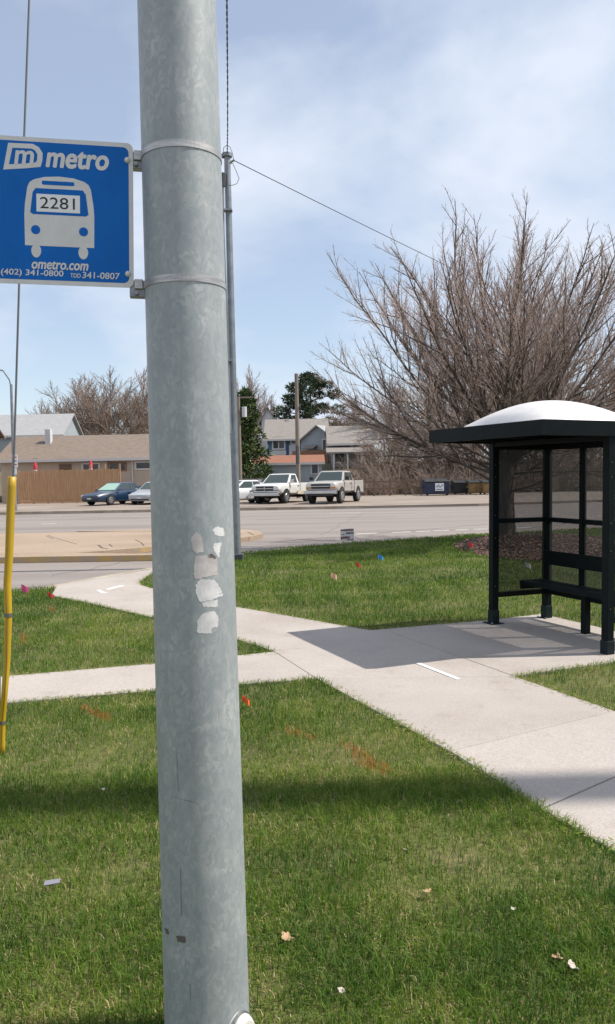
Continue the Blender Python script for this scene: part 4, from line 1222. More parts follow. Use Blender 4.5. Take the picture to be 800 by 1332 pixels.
# wooden fence in front of the tan building: pickets are two pixels wide, so they are joined
M_CEDAR = mat('cedar_fence', (.38, .21, .105), .85, color2=(.48, .29, .165), scale=3, stretch=(4, 4, .4), bump=.3)
fd = 57.0
fx0, fx1 = X(24, 640, fd), X(156, 640, fd)
fz = gz(fd)
fen = thing('wood_fence', 'tall orange brown board fence along the tan building', 'fence', (fx0, fd, fz))
fl = fx1 - fx0; ft0 = Z(30, 613, fd) - fz; ft1 = Z(156, 609.5, fd) - fz
mb = MB(); k = 0; xx = 0
rr_ = random.Random(3)
while xx < fl - .13:
    h = ft0 + (ft1 - ft0) * xx / fl + rr_.uniform(-.03, .03)
    dy = rr_.uniform(-.008, .008)
    mb.box(xx, xx + .135, dy - .012, dy + .012, .22, h); xx += .148
tag(mb.build('boards', M_CEDAR, fen), kind='stuff')
for z_ in (.35, 1.1, ft0 - .25): MB().box(0, fl, .015, .055, z_ - .045, z_ + .045).build('rail', M_CEDAR, fen)
MB().box(0, fl, -.035, -.013, .04, .2).build('kick_board', M_CEDAR, fen)
np_ = 7
for i in range(np_ + 1):
    x_ = fl * i / np_
    MB().box(x_ - .05, x_ + .05, .056, .156, -.1, ft0 + (ft1 - ft0) * i / np_ + (.35 if i > 4 else .03)).build('post', M_CEDAR, fen)
MB().box(-.03, .02, -.05, 2.6, 0, ft0).build('return_panel', M_CEDAR, fen)
M_RED = mat('red_fabric', (.50, .03, .05), .7); M_WHF = mat('white_fabric', (.75, .68, .68), .7)
for (px_, py_, lab) in ((46, 609, 'folded red and white umbrella poking above the left part of the fence'), (118, 607, 'folded red umbrella poking above the middle of the fence')):
    d_ = fd + 1.3
    q = P(px_, py_, d_)
    u_ = thing('patio_umbrella', lab, 'umbrella', (q.x, d_, gz(d_)), 0, 'umbrellas behind the fence')
    hz = q.z - gz(d_)
    MB().tube([(0, 0, 0), (0, 0, hz)], .025, 8).build('pole', M_TRIM, u_)
    MB().tube([(0, 0, hz - .75), (0, 0, hz - .45), (0, 0, hz - .1)], [.07, .13, .12], 10).build('lower_cloth', M_WHF, u_, smooth=True)
    MB().tube([(0, 0, hz - .1), (0, 0, hz + .18), (0, 0, hz + .45)], [.15, .14, .05], 10).build('upper_cloth', M_RED, u_, smooth=True)
# dark wooden railing by the wall, right of the fence
rl = thing('wood_railing', 'low brown wooden railing by the tan wall behind the blue sedan', 'railing', (X(163, 640, 58.5), 58.5, gz(58.5)))
for i in range(4):
    x_ = i * .75; MB().box(x_ - .06, x_ + .06, -.06, .06, -.1, 1.2 + .1 * (i == 0)).build('post', M_DARKDOOR, rl)
for z_ in (1.05, .6): MB().box(.06, 2.2, -.03, .03, z_ - .05, z_ + .05).build('rail', M_DARKDOOR, rl)

# blue house on the rise
hd = 86.0
hb = hill_z(hd)
h1 = thing('blue_house', 'blue sided house with broad taupe roof and white trimmed windows', 'house', (0, hd, 0))
x0, x1 = X(349, 580, hd), X(423, 580, hd)
gable_house(h1, x0, x1, 0, 8.5, hb - .4, Z(380, 570, hd), Z(380, 547, hd + 4.25), 'x', M_BLUEW, M_SH_TAUPE, .5)
window(h1, X(362.5, 577, hd), Z(362, 576.5, hd), 1.15, 1.1, 0, 2, None, .14)
window(h1, X(383, 577, hd), Z(383, 573.5, hd), .6, .6, 0, 1, None, .12)
MB().box(x0 + .1, X(372, 580, hd), -.12, 0, hb - .4, Z(360, 586, hd)).build('white_skirt', M_WHW, h1)
MB().box(X(376, 580, hd), X(386, 580, hd), -.1, 0, hb - .4, Z(380, 579, hd)).build('porch_panel', M_WHW, h1)
MB().box(X(372.6, 580, hd) , X(375, 580, hd), -.05, 0, hb, Z(372, 572, hd)).build('door', mat('deep_blue_door', (.03, .07, .16), .6), h1)
xx = X(374, 546, hd + 4); MB().box(xx - .18, xx + .18, 3.7, 4.1, Z(374, 548, hd + 4), Z(374, 545, hd + 4)).build('roof_vent', M_TRIM, h1)
# small gabled top behind it
h2 = thing('dormer_house', 'white gable top peeking over the left end of the blue house', 'house', (0, 97, 0))
gable_house(h2, X(340, 545, 97), X(357, 545, 97), 0, 6, hill_z(97) - .4, Z(345, 546, 97), Z(345, 531, 97), 'y', M_WHW, M_SH_TAUPE, .3)
# grey-white gabled house
hd = 82.0
h3 = thing('grey_gabled_house', 'pale grey gabled house right of the blue house', 'house', (X(405, 580, hd), hd, 0), R(-28))
lx = X(436, 580, hd) - X(405, 580, hd)
gable_house(h3, -1.2, lx + .3, 0, 5.5, hill_z(hd) - .4, Z(415, 573, hd), Z(415, 555, hd), 'y', M_GREYW, M_SH_GREY, .35)
window(h3, lx * .62, Z(413, 579, hd), .35, 1.0, 0)
MB().add([(-.6, -.9, Z(400, 583, hd)), (.7, -.9, Z(400, 583, hd)), (.7, -.01, Z(400, 579, hd)), (-.6, -.01, Z(400, 579, hd)), (-.6, -.9, Z(400, 583, hd) - .1), (.7, -.9, Z(400, 583, hd) - .1), (.7, -.01, Z(400, 579, hd) - .1), (-.6, -.01, Z(400, 579, hd) - .1)],
         [(0, 1, 2, 3), (7, 6, 5, 4), (0, 4, 5, 1), (1, 5, 6, 2), (3, 7, 4, 0)]).build('awning', M_SH_TAUPE, h3)
MB().box(-1.4, lx + .2, -1.5, -1.35, hill_z(hd) - .4, Z(410, 580, hd) - .5).build('deck_wall', M_BRICK, h3)
# pale house with a porch behind the tree's lower branches
hd = 76.0
h4 = thing('porch_house', 'pale house with dark porch roof half hidden by tree branches', 'house', (0, hd, 0))
x0, x1 = X(432, 580, hd), X(486, 580, hd)
gable_house(h4, x0, x1, 0, 7, hill_z(hd) - .4, Z(450, 576, hd), Z(450, 556, hd + 3.5), 'x', M_PALE, M_SH_TAUPE, .5)
MB().add([(x0 - .6, -1.8, Z(440, 588, hd - 1.8)), (x1, -1.8, Z(440, 588, hd - 1.8)), (x1, -.01, Z(440, 580, hd)), (x0 - .6, -.01, Z(440, 580, hd)), (x0 - .6, -1.8, Z(440, 588, hd - 1.8) - .15), (x1, -1.8, Z(440, 588, hd - 1.8) - .15), (x1, -.01, Z(440, 580, hd) - .15), (x0 - .6, -.01, Z(440, 580, hd) - .15)],
         [(0, 1, 2, 3), (7, 6, 5, 4), (0, 4, 5, 1), (1, 5, 6, 2), (3, 7, 4, 0)]).build('porch_roof', M_SH_TAUPE, h4)
for px_ in (434, 452, 470):
    xx = X(px_, 590, hd - 1.6); MB().box(xx - .07, xx + .07, -1.7, -1.56, hill_z(hd - 1.7) - .2, Z(px_, 588, hd - 1.8) - .15).build('porch_post', M_TRIM, h4)
window(h4, X(442, 592, hd), Z(442, 594, hd), .9, 1.1, 0); window(h4, X(472, 592, hd), Z(472, 594, hd), .9, 1.1, 0)
# garage with the orange-red roof
hd = 69.0
h5 = thing('garage', 'low pale grey garage with orange red roof below the blue house', 'garage', (0, hd, 0))
x0, x1 = X(331, 610, hd), X(419, 610, hd)
gable_house(h5, x0, x1, 0, 5, hill_z(hd) - .8, Z(375, 603.5, hd), Z(375, 594.5, hd + 2.5), 'x', M_GREYW, M_SH_RED, .25)
MB().box(X(337, 610, hd), X(343, 610, hd), -.04, .02, hill_z(hd) - .5, Z(340, 607, hd)).build('door', M_TRIM, h5)
window(h5, X(409.5, 610, hd), Z(409, 610, hd), .55, .75, 0, 1, M_TRIM, .07)
# grey wall / board fence in front of the garage
fd2 = 63.0
gf = thing('grey_fence', 'weathered grey board fence behind the parked white cars', 'fence', (X(300, 625, fd2), fd2, hill_z(fd2)))
gl = X(372, 625, fd2) - X(300, 625, fd2); M_GREYB = mat('grey_boards', (.21, .19, .175), .95, var=.2, scale=2, stretch=(6, 1, .6))
mb = MB(); xx = 0
while xx < gl: mb.box(xx, xx + .14, -.012, .012, -.1, 1.62 + rr_.uniform(-.03, .03)); xx += .15
tag(mb.build('boards', M_GREYB, gf), kind='stuff')
for i in range(5): MB().box(gl * i / 4 - .05, gl * i / 4 + .05, .02, .12, -.2, 1.65).build('post', M_GREYB, gf)
# log rail between the lot and the thicket
rd = 60.0
lr = thing('rail_fence', 'low dark timber rail fence at the lot edge below the thicket', 'fence', (X(466, 635, rd), rd, gz(rd)))
ll_ = X(548, 635, rd) - X(466, 635, rd)
for i in range(5): MB().box(ll_ * i / 4 - .07, ll_ * i / 4 + .07, -.07, .07, -.2, 1.25 if i != 3 else 1.9).build('post', M_DARKDOOR, lr)
for z_ in (.55, 1.05): MB().box(0, ll_, -.04, .04, z_ - .06, z_ + .06).build('rail', M_DARKDOOR, lr)
#__PART6__
# ------------------------------------------------------------------ far trees
far_parts = [fan_tree(31 + i, 12.5, 4.8, .6, 22, .28, 2.6 + .5 * i, (.42, .26, .20), 2.3, 4, 84, .22, (3.8, 1.6, .8), .4) for i in range(2)]
far_mesh = []
for p_ in far_parts:
    ms = []
    for nm, pr, mt in (('trunk', p_[0], M_BARK), ('limbs', p_[1], M_TWIG2), ('crown', p_[2], M_TWIG2)):
        V, Fq = tubes_mesh(pr); o = np_mesh(nm, V, Fq, mt); ms.append(o.data); bpy.data.objects.remove(o)
    far_mesh.append(ms)
def far_tree(k, px, d, top_py, width, label, group):
    z0 = hill_z(d) - .1; x_ = X(px, 600, d)
    H = Z(px, top_py, d) - z0
    t = thing('bare_tree', label, 'tree', (x_, d, z0), random.uniform(0, 6.28), group)
    t.scale = (width / 4.8, width / 4.8, H / 12.5)
    for nm, me in zip(('trunk', 'limbs', 'crown'), far_mesh[k % 2]):
        o = bpy.data.objects.new(nm, me); col.objects.link(o); o.parent = t
    return t
gL = 'leafless trees behind the tan building'
far_tree(0, 150, 92, 462, 6.6, 'tallest brown leafless tree behind the tan building, close to the pole', gL)
far_tree(1, 98, 96, 482, 6.0, 'rounded leafless tree behind the right end of the pale grey roof', gL)
far_tree(0, 122, 99, 476, 6.2, 'broad leafless tree in the middle of the group behind the tan building', gL)
far_tree(1, 180, 97, 470, 6.4, 'leafless tree behind the tan roof, its crown touching the tallest one', gL)
far_tree(2, 62, 104, 508, 3.2, 'small thin leafless tree at the left end of its group', gL)
far_tree(1, 205, 100, 478, 5.0, 'leafless tree showing just left of the galvanized pole', gL)
far_tree(2, 318, 120, 462, 6.4, 'tall grey leafless tree just right of the slender mast', 'leafless trees beyond the houses')
far_tree(0, 352, 126, 492, 4.6, 'lower leafless tree above the blue house, left of the pine', 'leafless trees beyond the houses')
far_tree(1, 455, 98, 510, 5.2, 'leafless tree right of the pine, above the grey gabled house', 'leafless trees beyond the houses')
gR = 'leafless trees behind the big tree'
far_tree(2, 520, 80, 475, 5.5, 'leafless tree above the pale porch house', gR)
far_tree(0, 592, 74, 440, 5.6, 'leafless background tree behind the left half of the big tree', gR)
far_tree(1, 655, 78, 425, 5.8, 'leafless background tree directly behind the big trunk', gR)
far_tree(2, 722, 72, 445, 5.6, 'leafless background tree above the shelter dome', gR)
far_tree(0, 790, 76, 430, 6.0, 'leafless background tree at the right edge', gR)
far_tree(2, 560, 67, 520, 5.0, 'low spreading leafless tree left of the dumpsters', gR)
far_tree(1, 505, 68, 545, 4.2, 'low leafless tree in front of the pale porch house', gR)
far_tree(0, 620, 66, 500, 5.0, 'leafless tree standing right behind the dumpsters', gR)
far_tree(1, 690, 67, 490, 5.2, 'leafless tree seen through the shelter', gR)
far_tree(2, 765, 66, 495, 5.2, 'leafless tree behind the back screens of the shelter', gR)
far_tree(1, 860, 72, 450, 5.6, 'leafless background tree just past the right edge', gR)
# brush under them: one tangled mass
rngb = np.random.default_rng(77)
br = []
for i in range(1200):
    d_ = rngb.uniform(61.5, 71); x_ = rngb.uniform(X(455, 640, 61), X(860, 640, 66))
    hgt = rngb.uniform(.8, 4.4) * rngb.uniform(.5, 1.3) * (1.0 if x_ > X(478, 640, d_) else .5)
    p0 = np.array([x_, d_, hill_z(d_)])
    for j in range(3):
        dr = np.array([rngb.normal(0, .45), rngb.normal(0, .45), 1.0]); dr /= np.linalg.norm(dr)
        pts = curve(rngb, p0, dr, hgt * rngb.uniform(.6, 1.1), 4, .16, -.03)
        br.append((pts, np.linspace(.022, .008, 5), 3))
        for q in range(5):
            i0 = rngb.integers(1, 4); d2 = side_dir(rngb, pts[i0 + 1] - pts[i0], rngb.uniform(.5, 1.3))
            br.append((curve(rngb, pts[i0], d2, rngb.uniform(.4, 1.3), 2, .2, -.05), np.linspace(.013, .006, 3), 3))
V, Fq = tubes_mesh(br)
tag(np_mesh('thicket', V, Fq, M_TWIG2), kind='stuff')

def leaf_mat(name, stops):
    m = bpy.data.materials.new(name); m.use_nodes = True
    t, nn, ll, b = nodes_of(m)
    at = nn.new('ShaderNodeAttribute'); at.attribute_name = 'tone'
    r = nn.new('ShaderNodeValToRGB'); e = r.color_ramp.elements
    e[0].color = (*stops[0], 1); e[1].color = (*stops[-1], 1); x_ = e.new(.55); x_.color = (*stops[1], 1)
    ll.new(at.outputs['Fac'], r.inputs[0]); ll.new(r.outputs[0], b.inputs['Base Color'])
    b.inputs['Roughness'].default_value = .7; b.inputs['Specular IOR Level'].default_value = .2
    return m
M_EVER = leaf_mat('evergreen_needles', ((.025, .045, .016), (.055, .088, .026), (.15, .17, .05)))
M_PINE = leaf_mat('pine_needles', ((.022, .036, .022), (.045, .068, .036), (.095, .12, .06)))
def needle_cloud(centres, radii, per, size, seed, flat=.7):
    r = np.random.default_rng(seed); VV = []; tt = []
    for c, rad in zip(centres, radii):
        n_ = int(per * rad ** 1.6)
        dirs = r.normal(0, 1, (n_, 3)); dirs /= np.linalg.norm(dirs, axis=1, keepdims=True)
        p = np.array(c) + dirs * rad * r.uniform(.35, 1.0, (n_, 1)) ** .6 * np.array([1, 1, flat])
        e1 = dirs * 1.0 + r.normal(0, .5, (n_, 3)); e1 /= np.linalg.norm(e1, axis=1, keepdims=True)
        e2 = np.cross(e1, r.normal(0, 1, (n_, 3))); e2 /= np.linalg.norm(e2, axis=1, keepdims=True)
        s_ = size * r.uniform(.6, 1.4, (n_, 1))
        VV.append(np.stack([p - e2 * s_ * .22, p + e2 * s_ * .22, p + e1 * s_], 1))
        tt.append(np.repeat(np.clip(r.normal(.45, .25, n_), 0, 1), 3))
    V = np.concatenate(VV).reshape(-1, 3)
    return V, np.arange(len(V)).reshape(-1, 3), np.concatenate(tt)
def evergreen(name, label, px, d, top_py, width, seed, M, irregular=False, base_frac=.05):
    z0 = hill_z(d) - .1; x_ = X(px, 600, d); H = Z(px, top_py, d) - z0
    t = thing(name, label, 'tree', (x_, d, z0))
    r = np.random.default_rng(seed)
    MB().tube([(0, 0, -.1), (0, 0, H * .55), (0.1, 0, H * .95)], [.26, .17, .04], 8).build('trunk', M_BARK, t, smooth=True)
    cs, rs = [], []
    for i in range(70):
        f = r.uniform(base_frac, 1.0)
        if irregular:
            prof = math.sin(math.pi * min(1, (f - base_frac) / (1 - base_frac) * .85 + .15)) ** .7
            rad = r.uniform(.5, 1.1)
        else:
            prof = (1 - f) ** .75 + .08; rad = r.uniform(.45, .8)
        az = r.uniform(0, 6.28); rr2 = width * prof * r.uniform(.45, 1.0)
        cs.append((rr2 * math.cos(az), rr2 * math.sin(az), H * f)); rs.append(rad * (.6 + .5 * prof))
    br_ = []
    for c in cs[::2]:
        br_.append((np.array([(0, 0, max(.5, c[2] - .8)), (c[0] * .5, c[1] * .5, c[2] - .35), c]), np.array([.06, .045, .02]), 4))
    V, Fq = tubes_mesh(br_); np_mesh('limbs', V, Fq, M_BARK, t)
    V, Ft, tt = needle_cloud(cs, rs, 260 if not irregular else 300, .34, seed + 1, .6 if irregular else .9)
    np_mesh('crown', V, Ft, M, t, attr={'tone': tt})
evergreen('evergreen_tree', 'dense dark green evergreen beside the slender mast', 322, 66, 510, 1.9, 3, M_EVER)
evergreen('pine_tree', 'dark irregular pine rising behind the blue house', 405, 102, 487, 4.6, 8, M_PINE, True, .3)

# ------------------------------------------------------------------ poles across the road
def util_pole(label, px, d, top_py, r_):
    z0 = gz(d) if d < 63 else hill_z(d)
    t = thing('utility_pole', label, 'utility pole', (X(px, 620, d), d, z0)); H = Z(px, top_py, d) - z0
    MB().tube([(0, 0, -.2), (0, 0, H)], [r_, r_ * .78], 12).build('shaft', M_WOODP, t, smooth=True)
    return t, H
t, H = util_pole('brown wooden utility pole standing behind the white pickup', 388, 58.5, 486, .17)
MB().tube([(-.02, -.2, H * .28), (-.02, -.2, H * .42)], .13, 8).build('meter_box', M_CABLE, t)
MB().tube([(.2, -.1, H * .72), (.24, -.1, H * .75)], .05, 6).build('bracket', M_CABLE, t)
t, H = util_pole('wooden utility pole with white transformer in front of the evergreen', 312.5, 61, 516, .15)
MB().tube([(.42, -.05, H * .8), (.42, -.05, H * .9)], .19, 12).build('transformer', M_WHW, t, smooth=True)
MB().box(-.1, 1.1, -.06, .06, H - .12, H).build('crossarm', M_WOODP, t)
sd = 44.2
sl = thing('street_lamp', 'tall street lamp with curved arm by the far kerb at left', 'street lamp', (X(19.5, 650, sd), sd, gz(sd)))
Hs = Z(19, 500, sd) - gz(sd); lx_ = X(-3, 480, sd) - X(19.5, 500, sd)
MB().tube([(0, 0, -.1), (0, 0, Hs)], [.11, .07], 12).build('shaft', M_MAST, sl, smooth=True)
arm = MB().tube([(0, 0, Hs - .2), (-.08, 0, Hs + .25), (lx_ * .45, 0, Z(10, 482, sd) - gz(sd)), (lx_, 0, Z(0, 479.5, sd) - gz(sd))], .045, 8).build('arm', M_MAST, sl, smooth=True)
hz = Z(0, 480, sd) - gz(sd)
MB().loft([[(lx_ - .7 * f + .2, .16 * w_ * math.cos(a_), hz + .07 * w_ * math.sin(a_)) for a_ in [2 * math.pi * k / 10 for k in range(10)]] for f, w_ in ((0, .4), (.2, 1), (.8, 1.1), (1, .5))]).build('lamp_head', M_TRIM, arm, smooth=True)
zs0, zs1 = Z(21, 608, sd) - gz(sd), Z(21, 591, sd) - gz(sd)
MB().box(.0, .26, -.14, -.125, zs0, zs1).build('sign_plate', M_LABELW, sl)
MB().box(.03, .2, -.14, -.125, zs0 - .38, zs0 - .03).build('sign_plate', M_LABELW, sl)
for i in range(3): MB().box(.05, .21, -.146, -.141, zs0 + .12 + .2 * i, zs0 + .18 + .2 * i).build('sign_print', M_RED, sl)

# ------------------------------------------------------------------ vehicles (x forward)
M_TYRE = mat('tyre', (.02, .02, .02), .85); M_RIM = mat('wheel_rim', (.42, .42, .43), .35, .7); M_CHROME = mat('chrome', (.5, .5, .52), .2, .9)
M_BLKP = mat('black_plastic', (.018, .018, .02), .6); M_CGLASS = mat('car_glass', (.035, .05, .05), .08, spec=.7); M_LAMP = mat('head_lamp', (.62, .62, .60), .15, spec=.7)
M_SHADE = mat('sunshade', (.30, .46, .38), .6); M_AMBER = mat('amber_lens', (.5, .18, .03), .3); M_TAIL = mat('red_lens', (.35, .02, .02), .3)
def paint(name, c): return mat(name, c, .32, 0.0, var=.05, scale=2, coat=.6)
def ring6(x, zb, zs, zt, hw):
    h = [(0, zb), (hw * .82, zb), (hw * .96, zb + .10), (hw, zb + (zs - zb) * .6), (hw * .975, zs - .03), (hw * .86, zt - .015), (hw * .45, zt), (0, zt + .008)]
    return [(x, y, z) for y, z in h] + [(x, -y, z) for y, z in h[-2:0:-1]]
def quad_panel(c, u0, u1, v0, v1, off, name, m, parent, th=.012):
    """thin plate lying on the four-cornered face c (00,10,11,01)"""
    c = [Vector(p) for p in c]
    def at_(u, v): return c[0] * (1 - u) * (1 - v) + c[1] * u * (1 - v) + c[2] * u * v + c[3] * (1 - u) * v
    nrm = (c[1] - c[0]).cross(c[3] - c[0]).normalized()
    q = [at_(u0, v0), at_(u1, v0), at_(u1, v1), at_(u0, v1)]
    vv = [p + nrm * (off - th) for p in q] + [p + nrm * off for p in q]
    return MB().add(vv, [(3, 2, 1, 0), (4, 5, 6, 7), (0, 1, 5, 4), (1, 2, 6, 5), (2, 3, 7, 6), (3, 0, 4, 7)]).build(name, m, parent)
def wheel(root, x, y, r, wd):
    s_ = 1 if y > 0 else -1
    o = MB().tube([(x, y - s_ * wd, r), (x, y - s_ * .02, r), (x, y, r)], [r, r, r * .9], 20).build('wheel', M_TYRE, root, smooth=True)
    ri = MB().tube([(x, y - s_ * .01, r), (x, y + s_ * .012, r)], [r * .64, r * .58], 16).build('rim', M_RIM, o)
    for k in range(5):
        a_ = 2 * math.pi * k / 5
        cx_, cz_ = x + r * .36 * math.cos(a_), r + r * .36 * math.sin(a_)
        MB().tube([(cx_, y + s_ * .008, cz_), (cx_, y + s_ * .0155, cz_)], r * .12, 6).build('rim_hole', M_BLKP, o)
def arch(root, x, y, r):
    s_ = 1 if y > 0 else -1
    MB().prism([(x + r * math.cos(a_), r * .95 + r * math.sin(a_)) for a_ in [R(-25) + R(230) * k / 18 for k in range(19)]], 0, .03,
               Matrix(((1, 0, 0, 0), (0, 0, s_, y - s_ * .02), (0, 1, 0, 0), (0, 0, 0, 1)))).build('wheel_arch', M_BLKP, root)
def cabin(root, xb0, xb1, hwb, zb, xt0, xt1, hwt, zt, m, side, shade=False):
    """greenhouse: rear base xb0, front base xb1; side = list of (u0,u1) side windows from rear to front"""
    B = [(xb0, -hwb, zb), (xb1, -hwb, zb), (xb1, hwb, zb), (xb0, hwb, zb)]; T = [(xt0, -hwt, zt), (xt1, -hwt, zt), (xt1, hwt, zt), (xt0, hwt, zt)]
    xm = (xt0 + xt1) / 2
    o = MB().add(B + T + [(xt0 + .12, -hwt * .8, zt + .035), (xt1 - .12, -hwt * .8, zt + .035), (xt1 - .12, hwt * .8, zt + .035), (xt0 + .12, hwt * .8, zt + .035)],
                 [(0, 1, 5, 4), (1, 2, 6, 5), (2, 3, 7, 6), (3, 0, 4, 7), (4, 5, 9, 8), (5, 6, 10, 9), (6, 7, 11, 10), (7, 4, 8, 11), (8, 9, 10, 11), (3, 2, 1, 0)]).build('cab', m, root, bevel=.02)
    quad_panel([B[1], B[2], T[2], T[1]], .05, .95, .08, .94, .012, 'windscreen', M_SHADE if shade else M_CGLASS, root)
    quad_panel([B[3], B[0], T[0], T[3]], .06, .94, .1, .9, .012, 'rear_window', M_CGLASS, root)
    for (u0, u1) in side:
        quad_panel([B[0], B[1], T[1], T[0]], u0, u1, .1, .9, .010, 'side_window', M_CGLASS, root)
        quad_panel([B[2], B[3], T[3], T[2]], 1 - u1, 1 - u0, .1, .9, .010, 'side_window', M_CGLASS, root)
    return o
def sedan(label, px, py, theta, m, group, shade=False, s_=1.0):
    q = G(px, py)
    root = thing('sedan', label, 'car', tuple(q), math.atan2(-math.cos(theta), -math.sin(theta)), group)
    root.scale = (s_, s_, s_)
    st = [(2.42, .34, .55, .60, .62), (2.33, .24, .60, .68, .78), (1.9, .2, .66, .76, .87), (1.45, .2, .72, .82, .90), (.95, .2, .80, .92, .905), (0, .2, .84, .94, .905), (-1.3, .2, .86, .97, .90),
          (-1.75, .22, .88, .99, .885), (-2.25, .27, .86, .98, .84), (-2.4, .38, .80, .90, .74)]
    MB().loft([ring6(*v) for v in st]).build('body', m, root, smooth=True)
    cabin(root, -1.72, 1.0, .80, .90, -1.0, .18, .60, 1.385, m, [(.14, .44), (.47, .90)], shade)
    for sx in (1.45, -1.38):
        for y in (-.9, .9):
            arch(root, sx, y, .36); wheel(root, sx, y + (.012 if y > 0 else -.012), .315, .2)
    for y in (-1, 1):
        MB().box(2.12, 2.375, y * .62 - .15, y * .62 + .15, .53, .65).build('headlight', M_LAMP, root, bevel=.03)
        MB().box(-2.41, -2.28, y * .6 - .16, y * .6 + .16, .70, .83).build('tail_light', M_TAIL, root, bevel=.02)
        MB().box(.72, .86, y * .97 - .07, y * .97 + .07, .90, 1.0).build('mirror', m, root, bevel=.03)
        MB().box(-.32, -.14, y * .912 - .012, y * .912 + .012, .74, .77).build('door_handle', M_BLKP, root)
        for xx_ in (.80, -.12, -1.0): MB().box(xx_ - .008, xx_ + .008, y * .907 - .006, y * .907 + .006, .30, .86).build('door_seam', M_BLKP, root)
    MB().box(2.30, 2.415, -.36, .36, .50, .59).build('grille', M_BLKP, root, bevel=.01)
    MB().box(2.36, 2.44, -.6, .6, .29, .36).build('lower_intake', M_BLKP, root)
    MB().box(2.41, 2.45, -.16, .16, .38, .47).build('licence_plate', M_TRIM, root)
    return root
def pickup(label, px, py, theta, m, m2, group, lift, ext, cabx, bedlen, patch_=None, s_=1.0):
    """boxy pickup; lift = ground clearance, ext = extended cab"""
    q = G(px, py)
    root = thing('pickup_truck', label, 'pickup truck', tuple(q), math.atan2(-math.cos(theta), -math.sin(theta)), group)
    root.scale = (s_, s_, s_)
    z = lift; hw = .97
    nose = 2.75; back = nose - 1.55 - cabx - bedlen
    st = [(nose, z + .30, z + .62, z + .66, .86), (nose - .1, z + .22, z + .66, z + .72, .93), (nose - .55, z + .14, z + .70, z + .78, .965), (nose - 1.5, z + .12, z + .74, z + .82, .97), (nose - 1.6 - cabx * .5, z + .1, z + .76, z + .82, .97), (nose - 1.6 - cabx, z + .1, z + .76, z + .80, .97)]
    MB().loft([ring6(*v) for v in st]).build('body', m, root, smooth=True)
    xc1 = nose - 1.35; xc0 = nose - 1.58 - cabx
    cabin(root, xc0, xc1, .90, z + .76, xc0 + .12, xc1 - .72, .72, z + 1.34, m, [(.06, .30), (.34, .88)] if ext else [(.18, .86)])
    # bed: floor, two sides, headboard, tailgate
    xb = nose - 1.62 - cabx
    for y in (-1, 1):
        MB().box(back, xb, y * hw - .09 if y > 0 else -hw, y * hw if y > 0 else -hw + .09, z + .08, z + .80).build('bed_side', m, root, bevel=.02)
    MB().box(back + .06, xb, -hw + .09, hw - .09, z + .1, z + .3).build('bed_floor', M_BLKP, root)
    MB().box(back, back + .06, -hw + .092, hw - .092, z + .14, z + .79).build('tailgate', m, root, bevel=.015)
    MB().box(xb - .05, xb - .005, -hw + .092, hw - .092, z + .3, z + .78).build('headboard', m, root)
    MB().box(back - .14, back - .01, -hw + .04, hw - .04, z + .02, z + .16).build('rear_bumper', M_CHROME, root, bevel=.02)
    rw = .37 if lift < .45 else .42
    for sx in (nose - .95, back + 1.15):
        for y in (-hw, hw):
            arch(root, sx, y, rw + .08); wheel(root, sx, y + (.02 if y > 0 else -.02), rw, .26)
    MB().tube([(nose - .95, -.8, rw), (nose - .95, .8, rw)], .06, 8).build('axle', M_BLKP, root); MB().tube([(back + 1.15, -.8, rw), (back + 1.15, .8, rw)], .07, 8).build('axle', M_BLKP, root)
    MB().box(back + .3, nose - .3, -.5, .5, rw + .02, z + .12).build('chassis', M_BLKP, root)
    gr_ = MB().box(nose - .04, nose + .03, -.56, .56, z + .36, z + .62).build('grille', M_BLKP, root, bevel=.01)
    MB().box(nose + .03, nose + .045, -.55, .55, z + .475, z + .515).build('grille_bar', M_CHROME, gr_)
    if not ext: MB().box(nose + .03, nose + .045, -.02, .02, z + .37, z + .61).build('grille_bar', M_CHROME, gr_)
    fb_ = MB().box(nose - .05, nose + .14, -.98, .98, z + .06, z + .26).build('front_bumper', M_CHROME, root, bevel=.03)
    if ext: MB().box(nose + .10, nose + .15, -.8, .8, z - .04, z + .08).build('lower_intake', M_BLKP, fb_)
    MB().box(nose + .14, nose + .155, -.17, .17, z + .10, z + .21).build('licence_plate', M_TRIM, fb_)
    for y in (-1, 1):
        MB().box(nose - .1, nose + .015, y * .74 - .15, y * .74 + .15, z + (.46 if ext else .40), z + .62).build('headlight', M_LAMP, root, bevel=.015)
        MB().box(nose - .1, nose + .012, y * .74 - .15, y * .74 + .15, z + .37, z + .44).build('turn_signal', M_AMBER if ext else M_BLKP, root)
        MB().box(xc1 - .30, xc1 - .14, y * 1.1 - .11, y * 1.1 + .11, z + .84, z + 1.04).build('mirror', M_BLKP if ext else M_CHROME, root, bevel=.02)
        for xx_ in ([xc1 - .05, xc0 + .62, xc0 + .06] if ext else [xc1 - .05, xc0 + .06]): MB().box(xx_ - .008, xx_ + .008, y * .973 - .006, y * .973 + .006, z + .14, z + .72).build('door_seam', M_BLKP, root)
        MB().box(xc0 + .22 + (.5 if ext else 0), xc0 + .4 + (.5 if ext else 0), y * .978 - .014, y * .978 + .014, z + .6, z + .64).build('door_handle', M_BLKP, root)
        MB().box(back - .005, back + .02, y * .9 - .06, y * .9 + .06, z + .4, z + .7).build('tail_light', M_TAIL, root)
    if m2: # primer patches on the lower flank
        for y in (-1, 1): MB().box(xb - 1.5, xb + .5, y * .978 - .008, y * .978 + .008, z + .12, z + .34).build('primer_patch', m2, root, bevel=.003)
    return root
gC = 'vehicles parked across the road'
sedan('dark blue sedan with a pale windscreen shade, parked by the wooden fence', 152, 656, R(30), paint('blue_paint', (.006, .026, .065)), gC, True)
